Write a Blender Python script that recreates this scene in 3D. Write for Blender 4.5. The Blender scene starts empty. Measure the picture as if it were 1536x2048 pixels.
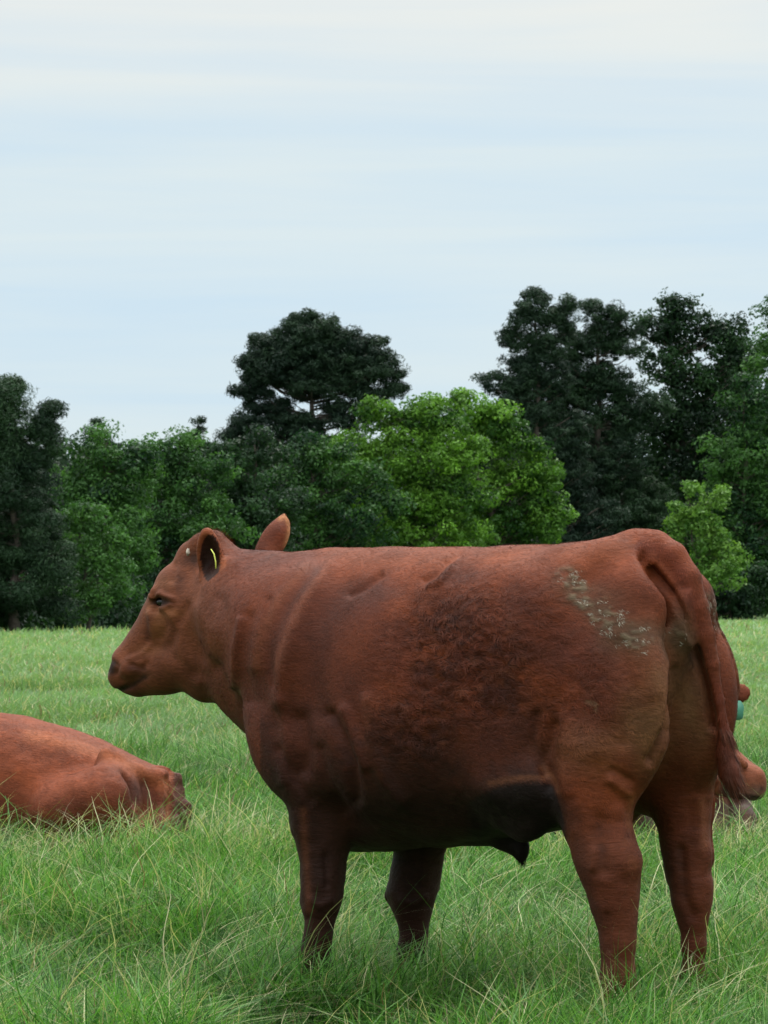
import bpy, math, random, os
import numpy as np
from mathutils import Vector, Matrix

# ------------------------------------------------------------------ camera, sky, sun, exposure
scene = bpy.context.scene
coll = scene.collection
HC = 1.28                      # eye height above the pasture
FPX, CX, HY = 6350.0, 768.0, 1200.0   # focal length in photo pixels, centre column, horizon row

cam_d = bpy.data.cameras.new("camera")
cam = bpy.data.objects.new("camera", cam_d)
coll.objects.link(cam)
cam.location = (0, 0, HC)
cam.rotation_euler = (math.radians(90), 0, 0)
cam_d.sensor_fit = 'VERTICAL'
cam_d.sensor_height = 36.0
cam_d.sensor_width = 27.0
cam_d.lens = FPX * 36.0 / 2048.0
cam_d.shift_y = (HY - 1024.0) / 2048.0
cam_d.clip_start = 0.1
cam_d.clip_end = 3000.0
cam_d.dof.use_dof = True
cam_d.dof.focus_distance = 9.8
cam_d.dof.aperture_fstop = 22.0
scene.camera = cam

SUN_ELEV = math.radians(62)
SUN_AZ = math.radians(28)      # measured from +Y (away from camera) towards +X (right)

world = bpy.data.worlds.new("World")
scene.world = world
world.use_nodes = True
nt = world.node_tree
nt.nodes.clear()
N, L = nt.nodes.new, nt.links.new
wo = N('ShaderNodeOutputWorld')
bg = N('ShaderNodeBackground')
bg.inputs['Strength'].default_value = 0.1
L(bg.outputs[0], wo.inputs[0])
sky = N('ShaderNodeTexSky')
sky.sky_type = 'NISHITA'
sky.sun_disc = False
sky.sun_elevation = SUN_ELEV
sky.sun_rotation = SUN_AZ
sky.air_density = 1.0
sky.dust_density = 1.5
tc = N('ShaderNodeTexCoord')
sep = N('ShaderNodeSeparateXYZ')
L(tc.outputs['Generated'], sep.inputs[0])
# long flat layers of thin cloud
mp = N('ShaderNodeMapping')
mp.inputs['Scale'].default_value = (3.4, 3.4, 52.0)
mp.inputs['Rotation'].default_value = (0, math.radians(1.2), 0)
L(tc.outputs['Generated'], mp.inputs[0])
nz = N('ShaderNodeTexNoise')
nz.inputs['Scale'].default_value = 1.0
nz.inputs['Detail'].default_value = 5.0
nz.inputs['Roughness'].default_value = 0.52
nz.inputs['Distortion'].default_value = 0.35
L(mp.outputs[0], nz.inputs['Vector'])
# height profile of the cloud tone (elevation = z of the direction)
hr = N('ShaderNodeValToRGB')
cr = hr.color_ramp
cr.elements[0].position = 0.0; cr.elements[0].color = (7.9, 8.8, 9.1, 1)
cr.elements[1].position = 1.0; cr.elements[1].color = (36, 36.5, 37, 1)
for p, c in ((0.045, (7.1, 8.3, 8.95)), (0.10, (6.95, 8.2, 9.0)), (0.14, (7.1, 8.25, 8.9)), (0.19, (8.4, 8.7, 8.6)), (0.35, (13.5, 13.8, 14.0))):
    e = cr.elements.new(p); e.color = (*c, 1)
L(sep.outputs['Z'], hr.inputs[0])
band = N('ShaderNodeValToRGB')
b = band.color_ramp
b.elements[0].position = 0.36; b.elements[0].color = (0.915, 0.97, 1.015, 1)
b.elements[1].position = 0.66; b.elements[1].color = (1.055, 1.03, 0.985, 1)
L(nz.outputs['Fac'], band.inputs[0])
mul = N('ShaderNodeMix'); mul.data_type = 'RGBA'; mul.blend_type = 'MULTIPLY'
mul.inputs['Factor'].default_value = 1.0
L(hr.outputs[0], mul.inputs['A']); L(band.outputs[0], mul.inputs['B'])
mx = N('ShaderNodeMix'); mx.data_type = 'RGBA'
mx.inputs['Factor'].default_value = 0.92
L(sky.outputs[0], mx.inputs['A']); L(mul.outputs['Result'], mx.inputs['B'])
L(mx.outputs['Result'], bg.inputs['Color'])

sun_d = bpy.data.lights.new("sun", 'SUN')
sun_d.energy = 2.0
sun_d.angle = math.radians(12)
sun_d.color = (1.0, 0.95, 0.88)
sun = bpy.data.objects.new("sun", sun_d)
coll.objects.link(sun)
sd = Vector((math.sin(SUN_AZ) * math.cos(SUN_ELEV), math.cos(SUN_AZ) * math.cos(SUN_ELEV), math.sin(SUN_ELEV)))
sun.rotation_euler = sd.to_track_quat('Z', 'Y').to_euler()
sun.location = sd * 50

vs = scene.view_settings
vs.view_transform = 'Standard'
vs.look = 'None'
vs.exposure = 0.0
vs.gamma = 1.0
scene.render.film_transparent = False
cy = scene.cycles
cy.max_bounces = 6
cy.diffuse_bounces = 3
cy.transmission_bounces = 4
cy.transparent_max_bounces = 4
cy.use_denoising = True

rng = np.random.default_rng(7)

# ------------------------------------------------------------------ helpers
def tag(o, label=None, cat=None, group=None, kind=None):
    if label: o['label'] = label
    if cat: o['category'] = cat
    if group: o['group'] = group
    if kind: o['kind'] = kind
    return o

def empty(name, loc, rz=0.0):
    o = bpy.data.objects.new(name, None)
    o.empty_display_size = 0.2
    coll.objects.link(o)
    o.location = loc
    o.rotation_euler = (0, 0, rz)
    return o

def mesh_np(name, V, faces, mat, parent=None, smooth=True, cols=None, attrs=None, mats=None):
    """V (n,3); faces: list of index arrays, each (m,3) or (m,4)."""
    me = bpy.data.meshes.new(name)
    V = np.ascontiguousarray(V, dtype=np.float32)
    faces = [np.asarray(f, dtype=np.int32) for f in faces if len(f)]
    loops = np.concatenate([f.ravel() for f in faces])
    totals = np.concatenate([np.full(len(f), f.shape[1], np.int32) for f in faces])
    starts = np.concatenate([[0], np.cumsum(totals)[:-1]]).astype(np.int32)
    me.vertices.add(len(V)); me.vertices.foreach_set('co', V.ravel())
    me.loops.add(len(loops)); me.loops.foreach_set('vertex_index', loops)
    me.polygons.add(len(totals)); me.polygons.foreach_set('loop_start', starts)
    me.polygons.foreach_set('loop_total', totals)
    if smooth:
        me.polygons.foreach_set('use_smooth', np.ones(len(totals), bool))
    if cols is not None:
        a = me.color_attributes.new('col', 'FLOAT_COLOR', 'POINT')
        c = np.ones((len(V), 4), np.float32); c[:, :3] = cols
        a.data.foreach_set('color', c.ravel())
    for k, v in (attrs or {}).items():
        a = me.attributes.new(k, 'FLOAT', 'POINT')
        a.data.foreach_set('value', np.ascontiguousarray(v, np.float32))
    me.update(calc_edges=True)
    me.validate()
    if mat: me.materials.append(mat)
    o = bpy.data.objects.new(name, me)
    coll.objects.link(o)
    if parent: o.parent = parent
    return o

def px_world(px, py, d):
    """the world point at distance d whose row and column in the photograph are px, py"""
    return np.array([(px - CX) / FPX * d, d, HC - (py - HY) / FPX * d])

class Frame:
    """a vertical symmetry plane: u forward, v left, z up"""
    def __init__(s, mid, ang):
        s.mid = np.array(mid, float); s.ang = ang
        s.F = np.array([-math.cos(ang), math.sin(ang)])
        s.Lf = np.array([-math.sin(ang), -math.cos(ang)])
    def uv(s, px, py, v=0.0):
        """local point at lateral offset v seen at px,py"""
        m = s.mid + s.Lf * v
        k = (px - CX) / FPX
        # m.x + F.x u = k (m.y + F.y u)
        u = (m[0] - k * m[1]) / (k * s.F[1] - s.F[0])
        y = m[1] + s.F[1] * u
        return np.array([u, v, HC - (py - HY) / FPX * y])
    def m(s, rpx, p):
        y = s.mid[1] + s.F[1] * p[0] + s.Lf[1] * p[1]
        return rpx * y / FPX
    def world(s, P):
        P = np.asarray(P)
        xy = s.mid + P[..., 0:1] * s.F + P[..., 1:2] * s.Lf
        return np.concatenate([xy, P[..., 2:3]], -1)
    def pix(s, P):
        W = s.world(P)
        return CX + FPX * W[..., 0] / W[..., 1], HY - FPX * (W[..., 2] - HC) / W[..., 1]
    @property
    def rz(s):
        return math.atan2(s.F[1], s.F[0])

def smin(a, b, k):
    h = np.maximum(k - np.abs(a - b), 0.0) / k
    return np.minimum(a, b) - h * h * k * 0.25

class Field:
    def __init__(s, lo, hi, h):
        s.h = h; s.lo = np.array(lo, np.float32)
        s.n = np.ceil((np.array(hi) - s.lo) / h).astype(int)
        s.ax = [s.lo[i] + h * np.arange(s.n[i], dtype=np.float32) for i in range(3)]
        s.F = np.full(s.n, 0.5, np.float32)
    def box(s, lo, hi):
        a = np.clip(np.floor((np.array(lo) - s.lo) / s.h).astype(int), 0, s.n)
        b = np.clip(np.ceil((np.array(hi) - s.lo) / s.h).astype(int) + 1, 0, s.n)
        sl = tuple(slice(a[i], b[i]) for i in range(3))
        X = s.ax[0][sl[0]][:, None, None]; Y = s.ax[1][sl[1]][None, :, None]; Z = s.ax[2][sl[2]][None, None, :]
        return sl, X, Y, Z
    def put(s, sl, d, k, sub=False):
        if d.size == 0: return
        if sub:
            s.F[sl] = -smin(-s.F[sl], d, k)
        else:
            s.F[sl] = smin(s.F[sl], d, k)
    def cap(s, a, ra, b, rb, k=0.03, sub=False, flat=None):
        a = np.asarray(a, float); b = np.asarray(b, float)
        m = max(ra, rb) + k * 1.3 + 0.04
        sl, X, Y, Z = s.box(np.minimum(a, b) - m, np.maximum(a, b) + m)
        ab = b - a; L2 = max(float(ab @ ab), 1e-9)
        t = np.clip(((X - a[0]) * ab[0] + (Y - a[1]) * ab[1] + (Z - a[2]) * ab[2]) / L2, 0, 1)
        d = np.sqrt((X - a[0] - t * ab[0])**2 + (Y - a[1] - t * ab[1])**2 + (Z - a[2] - t * ab[2])**2) - (ra + t * (rb - ra))
        s.put(sl, d.astype(np.float32), k, sub)
    def tube(s, pts, k=0.03, sub=False):
        for (p, r), (q, t) in zip(pts[:-1], pts[1:]):
            s.cap(p, r, q, t, k, sub)
    def ell(s, c, r, rot=None, k=0.04, sub=False):
        """ellipsoid; rot = 3x3 whose rows are the local axes"""
        c = np.asarray(c, float); r = np.asarray(r, float)
        m = r.max() + k * 2.2 + 0.06
        sl, X, Y, Z = s.box(c - m, c + m)
        x, y, z = X - c[0], Y - c[1], Z - c[2]
        if rot is not None:
            x, y, z = (rot[i][0] * x + rot[i][1] * y + rot[i][2] * z for i in range(3))
        k0 = np.sqrt((x / r[0])**2 + (y / r[1])**2 + (z / r[2])**2) + 1e-6
        k1 = np.sqrt((x / r[0]**2)**2 + (y / r[1]**2)**2 + (z / r[2]**2)**2) + 1e-6
        s.put(sl, (k0 * (k0 - 1) / k1).astype(np.float32), k, sub)
    def loft(s, U, zt, zb, w, nn=2.4, k=0.04, vc=None, zw=0.5):
        """body of superelliptic cross-sections along u. zw: where the widest level sits"""
        U = np.asarray(U, float); o = np.argsort(U); U = U[o]
        A = [np.asarray(q, float)[o] for q in (zt, zb, w)]
        V = np.zeros(len(U)) if vc is None else np.asarray(vc, float)[o]
        def f(q, x):
            dense = np.linspace(U[0] - .1, U[-1] + .1, 400)
            y = np.interp(dense, U, q)
            kk = np.hanning(25); kk /= kk.sum()
            yp = np.pad(y, 12, mode='edge')
            return np.interp(x, dense, np.convolve(yp, kk, mode='valid'))
        lo = [U[0] - 0.02, (V - A[2]).min() - 0.1, A[1].min() - 0.08]; hi = [U[-1] + 0.02, (V + A[2]).max() + 0.1, A[0].max() + 0.08]
        sl, X, Y, Z = s.box(lo, hi)
        if X.size == 0: return
        T, B, W = (f(q, X) for q in A); VC = f(V, X)
        zc = B + (T - B) * zw
        up = (Z - zc) / np.maximum(T - zc, 1e-3); dn = (zc - Z) / np.maximum(zc - B, 1e-3)
        zz = np.where(Z > zc, up, dn)
        yy = np.abs(Y - VC) / np.maximum(W, 1e-3)
        q = (yy**nn + np.abs(zz)**nn)**(1.0 / nn)
        g = np.minimum(W, (T - B) * 0.5)
        s.put(sl, ((q - 1) * g * 0.9).astype(np.float32), k)
    def mesh(s):
        return surface_nets(s.F, s.lo, s.h)

def surface_nets(F, lo, h):
    S = F < 0
    nx, ny, nz = F.shape
    c = [(i, j, k) for i in (0, 1) for j in (0, 1) for k in (0, 1)]
    cnt = np.zeros((nx - 1, ny - 1, nz - 1), np.int8)
    for i, j, k in c:
        cnt += S[i:nx - 1 + i, j:ny - 1 + j, k:nz - 1 + k]
    act = (cnt > 0) & (cnt < 8)
    I, J, K = np.nonzero(act)
    idx = np.full(act.shape, -1, np.int32); idx[I, J, K] = np.arange(len(I))
    acc = np.zeros((len(I), 3)); n = np.zeros(len(I))
    for ax in range(3):
        o1, o2 = [q for q in range(3) if q != ax]
        for a in (0, 1):
            for b in (0, 1):
                off = [0, 0, 0]; off[o1] = a; off[o2] = b
                p = (I + off[0], J + off[1], K + off[2])
                off2 = list(off); off2[ax] = 1
                q = (I + off2[0], J + off2[1], K + off2[2])
                fa = F[p]; fb = F[q]
                m = (fa < 0) != (fb < 0)
                t = np.where(m, fa / np.where(m, fa - fb, 1), 0)
                pos = np.zeros((len(I), 3)); pos[:, o1] = a; pos[:, o2] = b; pos[:, ax] = t
                acc += pos * m[:, None]; n += m
    V = (np.stack([I, J, K], 1) + acc / n[:, None]) * h + lo
    quads = []
    for ax in range(3):
        o1, o2 = [(1, 2), (2, 0), (0, 1)][ax]
        sl0 = [slice(None)] * 3; sl1 = [slice(None)] * 3
        sl0[ax] = slice(0, -1); sl1[ax] = slice(1, None)
        ch = S[tuple(sl0)] != S[tuple(sl1)]
        P = np.argwhere(ch)
        P = P[(P[:, o1] > 0) & (P[:, o2] > 0) & (P[:, o1] < F.shape[o1] - 1) & (P[:, o2] < F.shape[o2] - 1)]
        e1 = np.zeros(3, int); e1[o1] = 1; e2 = np.zeros(3, int); e2[o2] = 1
        g = lambda Q: idx[Q[:, 0], Q[:, 1], Q[:, 2]]
        q = np.stack([g(P - e1 - e2), g(P - e2), g(P), g(P - e1)], 1)
        ins = S[P[:, 0], P[:, 1], P[:, 2]]
        q[~ins] = q[~ins][:, ::-1]
        quads.append(q)
    Q = np.concatenate(quads)
    Q = Q[(Q >= 0).all(1)]
    return V, Q

def vnormals(V, Q):
    n = np.zeros_like(V)
    fn = np.cross(V[Q[:, 2]] - V[Q[:, 0]], V[Q[:, 3]] - V[Q[:, 1]])
    for i in range(4):
        np.add.at(n, Q[:, i], fn)
    return n / (np.linalg.norm(n, axis=1, keepdims=True) + 1e-12)

def lap(V, Q, it=1, lam=0.5, w=None):
    deg = np.zeros(len(V)); E = np.concatenate([Q[:, [0, 1]], Q[:, [1, 2]], Q[:, [2, 3]], Q[:, [3, 0]]])
    np.add.at(deg, E[:, 0], 1); np.add.at(deg, E[:, 1], 1)
    for _ in range(it):
        s = np.zeros_like(V)
        np.add.at(s, E[:, 0], V[E[:, 1]]); np.add.at(s, E[:, 1], V[E[:, 0]])
        d = s / deg[:, None] - V
        V = V + lam * (d if w is None else d * w[:, None])
    return V

def seg_dist(x, y, poly):
    """2-D distance to a polyline"""
    best = np.full(x.shape, 1e9)
    for (x0, y0), (x1, y1) in zip(poly[:-1], poly[1:]):
        dx, dy = x1 - x0, y1 - y0
        t = np.clip(((x - x0) * dx + (y - y0) * dy) / (dx * dx + dy * dy + 1e-9), 0, 1)
        best = np.minimum(best, np.hypot(x - x0 - t * dx, y - y0 - t * dy))
    return best

# a cheap smooth 3-D value noise for numpy
_tab = np.random.default_rng(3).random((64, 64, 64)).astype(np.float32)
def vnoise(P, sc):
    q = P * sc + 100.0
    i = np.floor(q).astype(int); f = q - i; f = f * f * (3 - 2 * f)
    r = 0
    for a in (0, 1):
        for b_ in (0, 1):
            for c in (0, 1):
                w = (f[:, 0] if a else 1 - f[:, 0]) * (f[:, 1] if b_ else 1 - f[:, 1]) * (f[:, 2] if c else 1 - f[:, 2])
                r = r + w * _tab[(i[:, 0] + a) & 63, (i[:, 1] + b_) & 63, (i[:, 2] + c) & 63]
    return r * 2 - 1

# ------------------------------------------------------------------ materials
def new_mat(name):
    m = bpy.data.materials.new(name)
    m.use_nodes = True
    t = m.node_tree
    for n in list(t.nodes): t.nodes.remove(n)
    return m, t, t.nodes.new, t.links.new

def simple_mat(name, col, rough=0.6, spec=0.4, bump=0.0, bscale=60.0, var=0.15):
    m, t, N, L = new_mat(name)
    out = N('ShaderNodeOutputMaterial'); p = N('ShaderNodeBsdfPrincipled')
    L(p.outputs[0], out.inputs[0])
    tc = N('ShaderNodeTexCoord'); nz = N('ShaderNodeTexNoise')
    nz.inputs['Scale'].default_value = bscale; nz.inputs['Detail'].default_value = 5
    L(tc.outputs['Object'], nz.inputs['Vector'])
    r = N('ShaderNodeValToRGB')
    r.color_ramp.elements[0].position = .3; r.color_ramp.elements[1].position = .7
    r.color_ramp.elements[0].color = (*[c * (1 - var) for c in col], 1)
    r.color_ramp.elements[1].color = (*[min(1, c * (1 + var)) for c in col], 1)
    L(nz.outputs['Fac'], r.inputs[0]); L(r.outputs[0], p.inputs['Base Color'])
    p.inputs['Roughness'].default_value = rough
    p.inputs['Specular IOR Level'].default_value = spec
    if bump:
        bm = N('ShaderNodeBump'); bm.inputs['Strength'].default_value = bump; bm.inputs['Distance'].default_value = 0.01
        L(nz.outputs['Fac'], bm.inputs['Height']); L(bm.outputs[0], p.inputs['Normal'])
    return m

def attr(N, name):
    a = N('ShaderNodeAttribute'); a.attribute_type = 'GEOMETRY'; a.attribute_name = name
    return a

def coat_mat(name):
    """short cattle hair: base colour comes from the vertex colour, broken by streaks lying along the coat"""
    m, t, N, L = new_mat(name)
    out = N('ShaderNodeOutputMaterial'); p = N('ShaderNodeBsdfPrincipled')
    L(p.outputs[0], out.inputs[0])
    col = attr(N, 'col'); curl = attr(N, 'curl')
    tc = N('ShaderNodeTexCoord')
    mp = N('ShaderNodeMapping'); mp.inputs['Scale'].default_value = (28, 90, 110)
    mp.inputs['Rotation'].default_value = (0, math.radians(25), 0)
    L(tc.outputs['Object'], mp.inputs[0])
    n1 = N('ShaderNodeTexNoise'); n1.inputs['Scale'].default_value = 1.0; n1.inputs['Detail'].default_value = 6; n1.inputs['Distortion'].default_value = 0.6
    L(mp.outputs[0], n1.inputs['Vector'])
    n2 = N('ShaderNodeTexNoise'); n2.inputs['Scale'].default_value = 11; n2.inputs['Detail'].default_value = 4
    L(tc.outputs['Object'], n2.inputs['Vector'])
    n3 = N('ShaderNodeTexNoise'); n3.inputs['Scale'].default_value = 34; n3.inputs['Detail'].default_value = 5; n3.inputs['Distortion'].default_value = 1.6
    mp3 = N('ShaderNodeMapping'); mp3.inputs['Scale'].default_value = (0.75, 1, 1.5)
    L(tc.outputs['Object'], mp3.inputs[0]); L(mp3.outputs[0], n3.inputs['Vector'])
    r1 = N('ShaderNodeMapRange'); r1.inputs[1].default_value = .3; r1.inputs[2].default_value = .7; r1.inputs[3].default_value = .82; r1.inputs[4].default_value = 1.2
    L(n1.outputs['Fac'], r1.inputs[0])
    r2 = N('ShaderNodeMapRange'); r2.inputs[1].default_value = .3; r2.inputs[2].default_value = .7; r2.inputs[3].default_value = .8; r2.inputs[4].default_value = 1.2
    L(n2.outputs['Fac'], r2.inputs[0])
    r3 = N('ShaderNodeMapRange'); r3.inputs[1].default_value = .38; r3.inputs[2].default_value = .62; r3.inputs[3].default_value = .35; r3.inputs[4].default_value = 1.35
    L(n3.outputs['Fac'], r3.inputs[0])
    cm = N('ShaderNodeMix'); cm.data_type = 'FLOAT'; cm.inputs['A'].default_value = 1.0
    L(curl.outputs['Fac'], cm.inputs['Factor']); L(r3.outputs[0], cm.inputs['B'])
    a1 = N('ShaderNodeMath'); a1.operation = 'MULTIPLY'; L(r1.outputs[0], a1.inputs[0]); L(r2.outputs[0], a1.inputs[1])
    a2 = N('ShaderNodeMath'); a2.operation = 'MULTIPLY'; L(a1.outputs[0], a2.inputs[0]); L(cm.outputs['Result'], a2.inputs[1])
    vm = N('ShaderNodeVectorMath'); vm.operation = 'SCALE'
    L(col.outputs['Color'], vm.inputs[0]); L(a2.outputs[0], vm.inputs['Scale'])
    L(vm.outputs[0], p.inputs['Base Color'])
    p.inputs['Roughness'].default_value = 0.62
    p.inputs['Specular IOR Level'].default_value = 0.14
    p.inputs['Sheen Weight'].default_value = 0.03
    p.inputs['Sheen Roughness'].default_value = 0.5
    p.inputs['Sheen Tint'].default_value = (0.8, 0.55, 0.45, 1)
    hs = N('ShaderNodeMath'); hs.operation = 'MULTIPLY'; L(n3.outputs['Fac'], hs.inputs[0])
    hm = N('ShaderNodeMath'); hm.operation = 'MULTIPLY_ADD'; L(curl.outputs['Fac'], hm.inputs[0]); hm.inputs[1].default_value = 1.8; hm.inputs[2].default_value = .12
    L(hm.outputs[0], hs.inputs[1])
    hh = N('ShaderNodeMath'); hh.operation = 'MULTIPLY_ADD'; L(n1.outputs['Fac'], hh.inputs[0]); hh.inputs[1].default_value = 0.3; L(hs.outputs[0], hh.inputs[2])
    bm = N('ShaderNodeBump'); bm.inputs['Strength'].default_value = 0.75; bm.inputs['Distance'].default_value = 0.012
    L(hh.outputs[0], bm.inputs['Height']); L(bm.outputs[0], p.inputs['Normal'])
    return m

def leaf_mat(name, trans=0.35, rough=0.5):
    m, t, N, L = new_mat(name)
    out = N('ShaderNodeOutputMaterial'); p = N('ShaderNodeBsdfPrincipled')
    col = attr(N, 'col')
    L(col.outputs['Color'], p.inputs['Base Color'])
    p.inputs['Roughness'].default_value = rough
    p.inputs['Specular IOR Level'].default_value = 0.2
    tr = N('ShaderNodeBsdfTranslucent')
    sc = N('ShaderNodeVectorMath'); sc.operation = 'MULTIPLY'; sc.inputs[1].default_value = (1.15, 1.25, 0.6)
    L(col.outputs['Color'], sc.inputs[0]); L(sc.outputs[0], tr.inputs['Color'])
    ms = N('ShaderNodeMixShader'); ms.inputs[0].default_value = trans
    L(p.outputs[0], ms.inputs[1]); L(tr.outputs[0], ms.inputs[2]); L(ms.outputs[0], out.inputs[0])
    return m

M_COAT = coat_mat('red_coat')
def fur_mat(name):
    m, t, N, L = new_mat(name)
    out = N('ShaderNodeOutputMaterial'); p = N('ShaderNodeBsdfPrincipled')
    col = attr(N, 'col'); L(col.outputs['Color'], p.inputs['Base Color'])
    p.inputs['Roughness'].default_value = .5; p.inputs['Specular IOR Level'].default_value = .13
    L(p.outputs[0], out.inputs[0])
    return m
M_FUR = fur_mat('short_hair')

def mesh_fur(name, V, Q, nrm, C, curl, length, flow, n, fr, root, wid, seed=0, speck=None):
    """the skin and its short hairs as one mesh: slot 0 skin, slot 1 hair"""
    r = np.random.default_rng(seed)
    T = np.concatenate([Q[:, [0, 1, 2]], Q[:, [0, 2, 3]]])
    ar = np.linalg.norm(np.cross(V[T[:, 1]] - V[T[:, 0]], V[T[:, 2]] - V[T[:, 0]]), axis=1)
    ti = np.searchsorted(np.cumsum(ar) / ar.sum(), r.random(n))
    ti = np.clip(ti, 0, len(T) - 1); a = r.random(n); b = r.random(n)
    sw = a + b > 1; a[sw] = 1 - a[sw]; b[sw] = 1 - b[sw]
    w3 = np.stack([1 - a - b, a, b], 1)
    ip = lambda A: (A[T[ti]] * (w3[:, :, None] if A.ndim == 2 else w3)).sum(1)
    P = ip(V); nn = ip(nrm); nn /= np.linalg.norm(nn, axis=1, keepdims=True); cc = ip(C); cu = ip(curl); ln = ip(length) * (.6 + .8 * r.random(n)); fl_ = ip(flow)
    # whorls: neighbouring hairs share a bent direction, so the coat lies in locks
    k1 = np.stack([vnoise(P + 3.1 * i, 26) for i in range(3)], 1); k2 = np.stack([vnoise(P * np.array([1, 1, 1.4]) + 5.7 * i, 75) for i in range(3)], 1)
    d = fl_ + k1 * (.30 + 1.1 * cu[:, None]) + k2 * (.35 + .9 * cu[:, None]) + r.standard_normal((n, 3)) * .16
    d -= nn * (d * nn).sum(1, keepdims=True); d /= np.linalg.norm(d, axis=1, keepdims=True) + 1e-9
    up = .13 + .17 * r.random(n) + .42 * cu * np.clip(k2[:, 0] + .3, 0, 1)
    s = np.cross(nn, d) + nn * r.normal(0, .13, n)[:, None]; s /= np.linalg.norm(s, axis=1, keepdims=True)
    d1 = d * (1 - up[:, None] * .4) + nn * up[:, None]; d2 = d * 1.0 + nn * (up * .35)[:, None]
    P0 = P - nn * .001; P1 = P0 + d1 * (ln * .5)[:, None]; P2 = P1 + d2 * (ln * .5)[:, None]
    wv = s * (wid * (.7 + .6 * r.random(n)) * .5)[:, None]
    H = np.stack([P0 - wv, P0 + wv, P1 - wv * .8, P1 + wv * .8, P2], 1)
    base = len(V) + np.arange(n)[:, None] * 5
    hq = base + np.array([0, 1, 3, 2]); ht = base + np.array([2, 3, 4])
    lock = (1 + .30 * vnoise(P * np.array([.7, 1, 1.8]), 42) + .22 * vnoise(P * np.array([.6, 1, 1.8]), 95))[:, None]
    hc_ = cc * lock * (.88 + .24 * r.random((n, 1)))
    if speck is not None:
        sp = ip(speck); q = (vnoise(P * np.array([.75, 1, 1.6]), 52) * .8 + vnoise(P, 110) * .3 > .26) & (sp > .22 + .3 * r.random(n))
        hc_[q] = np.array([.34, .31, .24]) * (.45 + .8 * r.random((q.sum(), 1)))
        hc_ = np.where((q[:, None]), hc_, hc_)
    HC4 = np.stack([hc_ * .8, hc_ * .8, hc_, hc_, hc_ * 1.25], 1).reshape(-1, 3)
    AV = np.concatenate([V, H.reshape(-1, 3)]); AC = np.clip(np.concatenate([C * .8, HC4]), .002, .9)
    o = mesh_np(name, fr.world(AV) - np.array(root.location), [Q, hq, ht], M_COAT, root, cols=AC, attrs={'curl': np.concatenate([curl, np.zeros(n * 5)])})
    o.data.materials.append(M_FUR)
    mi = np.zeros(len(o.data.polygons), np.int32); mi[len(Q):] = 1
    o.data.polygons.foreach_set('material_index', mi)
    return o

M_EYE = simple_mat('eye_dark', (0.008, 0.005, 0.004), rough=0.08, spec=0.6)
M_TAGY = simple_mat('tag_yellow', (0.62, 0.66, 0.12), rough=0.35, var=.05)
M_TAGG = simple_mat('tag_green', (0.07, 0.24, 0.16), rough=0.35, var=.05)
M_HORN = simple_mat('scur_horn', (0.42, 0.36, 0.28), rough=0.5, bump=.5, bscale=90, var=.45)
M_HOOF = simple_mat('hoof_horn', (0.035, 0.022, 0.016), rough=0.5, bump=.4)
M_LEAF = leaf_mat('leaf')
M_NEEDLE = leaf_mat('pine_needle', trans=0.12, rough=0.6)
M_BLADE = leaf_mat('grass_blade', trans=0.35, rough=0.6)
M_BARK = simple_mat('bark', (0.075, 0.06, 0.05), rough=0.9, bump=1.0, bscale=8, var=.4)

# ------------------------------------------------------------------ the standing bull
ANG = math.radians(40.0)
B = Frame((0.806, 9.353), ANG)

def W2L(fr, Wp):
    Wp = np.asarray(Wp, float)
    d = Wp[..., :2] - fr.mid
    return np.stack([d @ fr.F, d @ fr.Lf, Wp[..., 2]], -1)

class Sub:
    """a second symmetry plane (a turned head) inside a body's local space"""
    def __init__(s, base, local_uv, ang):
        s.b = base
        s.f = Frame(base.world(np.array([*local_uv, 0.0]))[:2], ang)
    def P(s, px, py, v=0.0):
        return W2L(s.b, s.f.world(s.f.uv(px, py, v)))
    def m(s, r):
        return r * s.f.mid[1] / FPX
    def rot(s, pitch=0.0, roll=0.0):
        """rows: forward, left, up of the head in body-local coordinates"""
        a = s.b.ang - s.f.ang
        F = np.array([math.cos(a), math.sin(a), 0.0]); Lf = np.array([-math.sin(a), math.cos(a), 0.0]); U = np.array([0, 0, 1.0])
        c, n = math.cos(pitch), math.sin(pitch)
        return np.array([F * c - U * n, Lf, U * c + F * n])

VOX = 0.0065
f = Field((-0.42, -0.52, -0.03), (2.46, 0.52, 1.80), VOX)
def bp(px, py, v): return B.uv(px, py, v)
def bc(a, b, k=0.03, sub=False):
    """a, b = (px, py, v, r_px) in the body's frame"""
    A = bp(*a[:3]); C = bp(*b[:3]); f.cap(A, B.m(a[3], A), C, B.m(b[3], C), k, sub)
def chain(pts, k=0.03, sub=False):
    for a, b_ in zip(pts[:-1], pts[1:]): bc(a, b_, k, sub)

# trunk
st = [  # column, top row, bottom row, half width
    (1372, 1180, 1290, .04), (1352, 1130, 1380, .09), (1325, 1092, 1470, .15), (1290, 1070, 1530, .20), (1255, 1066, 1570, .24),
    (1200, 1079, 1620, .285), (1120, 1088, 1660, .325), (1000, 1093, 1682, .345), (900, 1095, 1690, .355),
    (800, 1094, 1700, .345), (720, 1095, 1705, .325), (670, 1097, 1690, .295), (630, 1100, 1620, .255),
    (600, 1106, 1540, .20), (570, 1116, 1470, .15), (545, 1140, 1400, .10), (525, 1200, 1340, .03)]
U, ZT, ZB, WW = [], [], [], []
for px, t, bo, w in st:
    a = bp(px, t, 0); c = bp(px, bo, 0)
    U.append(a[0]); ZT.append(a[2]); ZB.append(c[2]); WW.append(w)
f.loft(U, ZT, ZB, WW, nn=2.35, k=0.02, zw=0.52)
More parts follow.
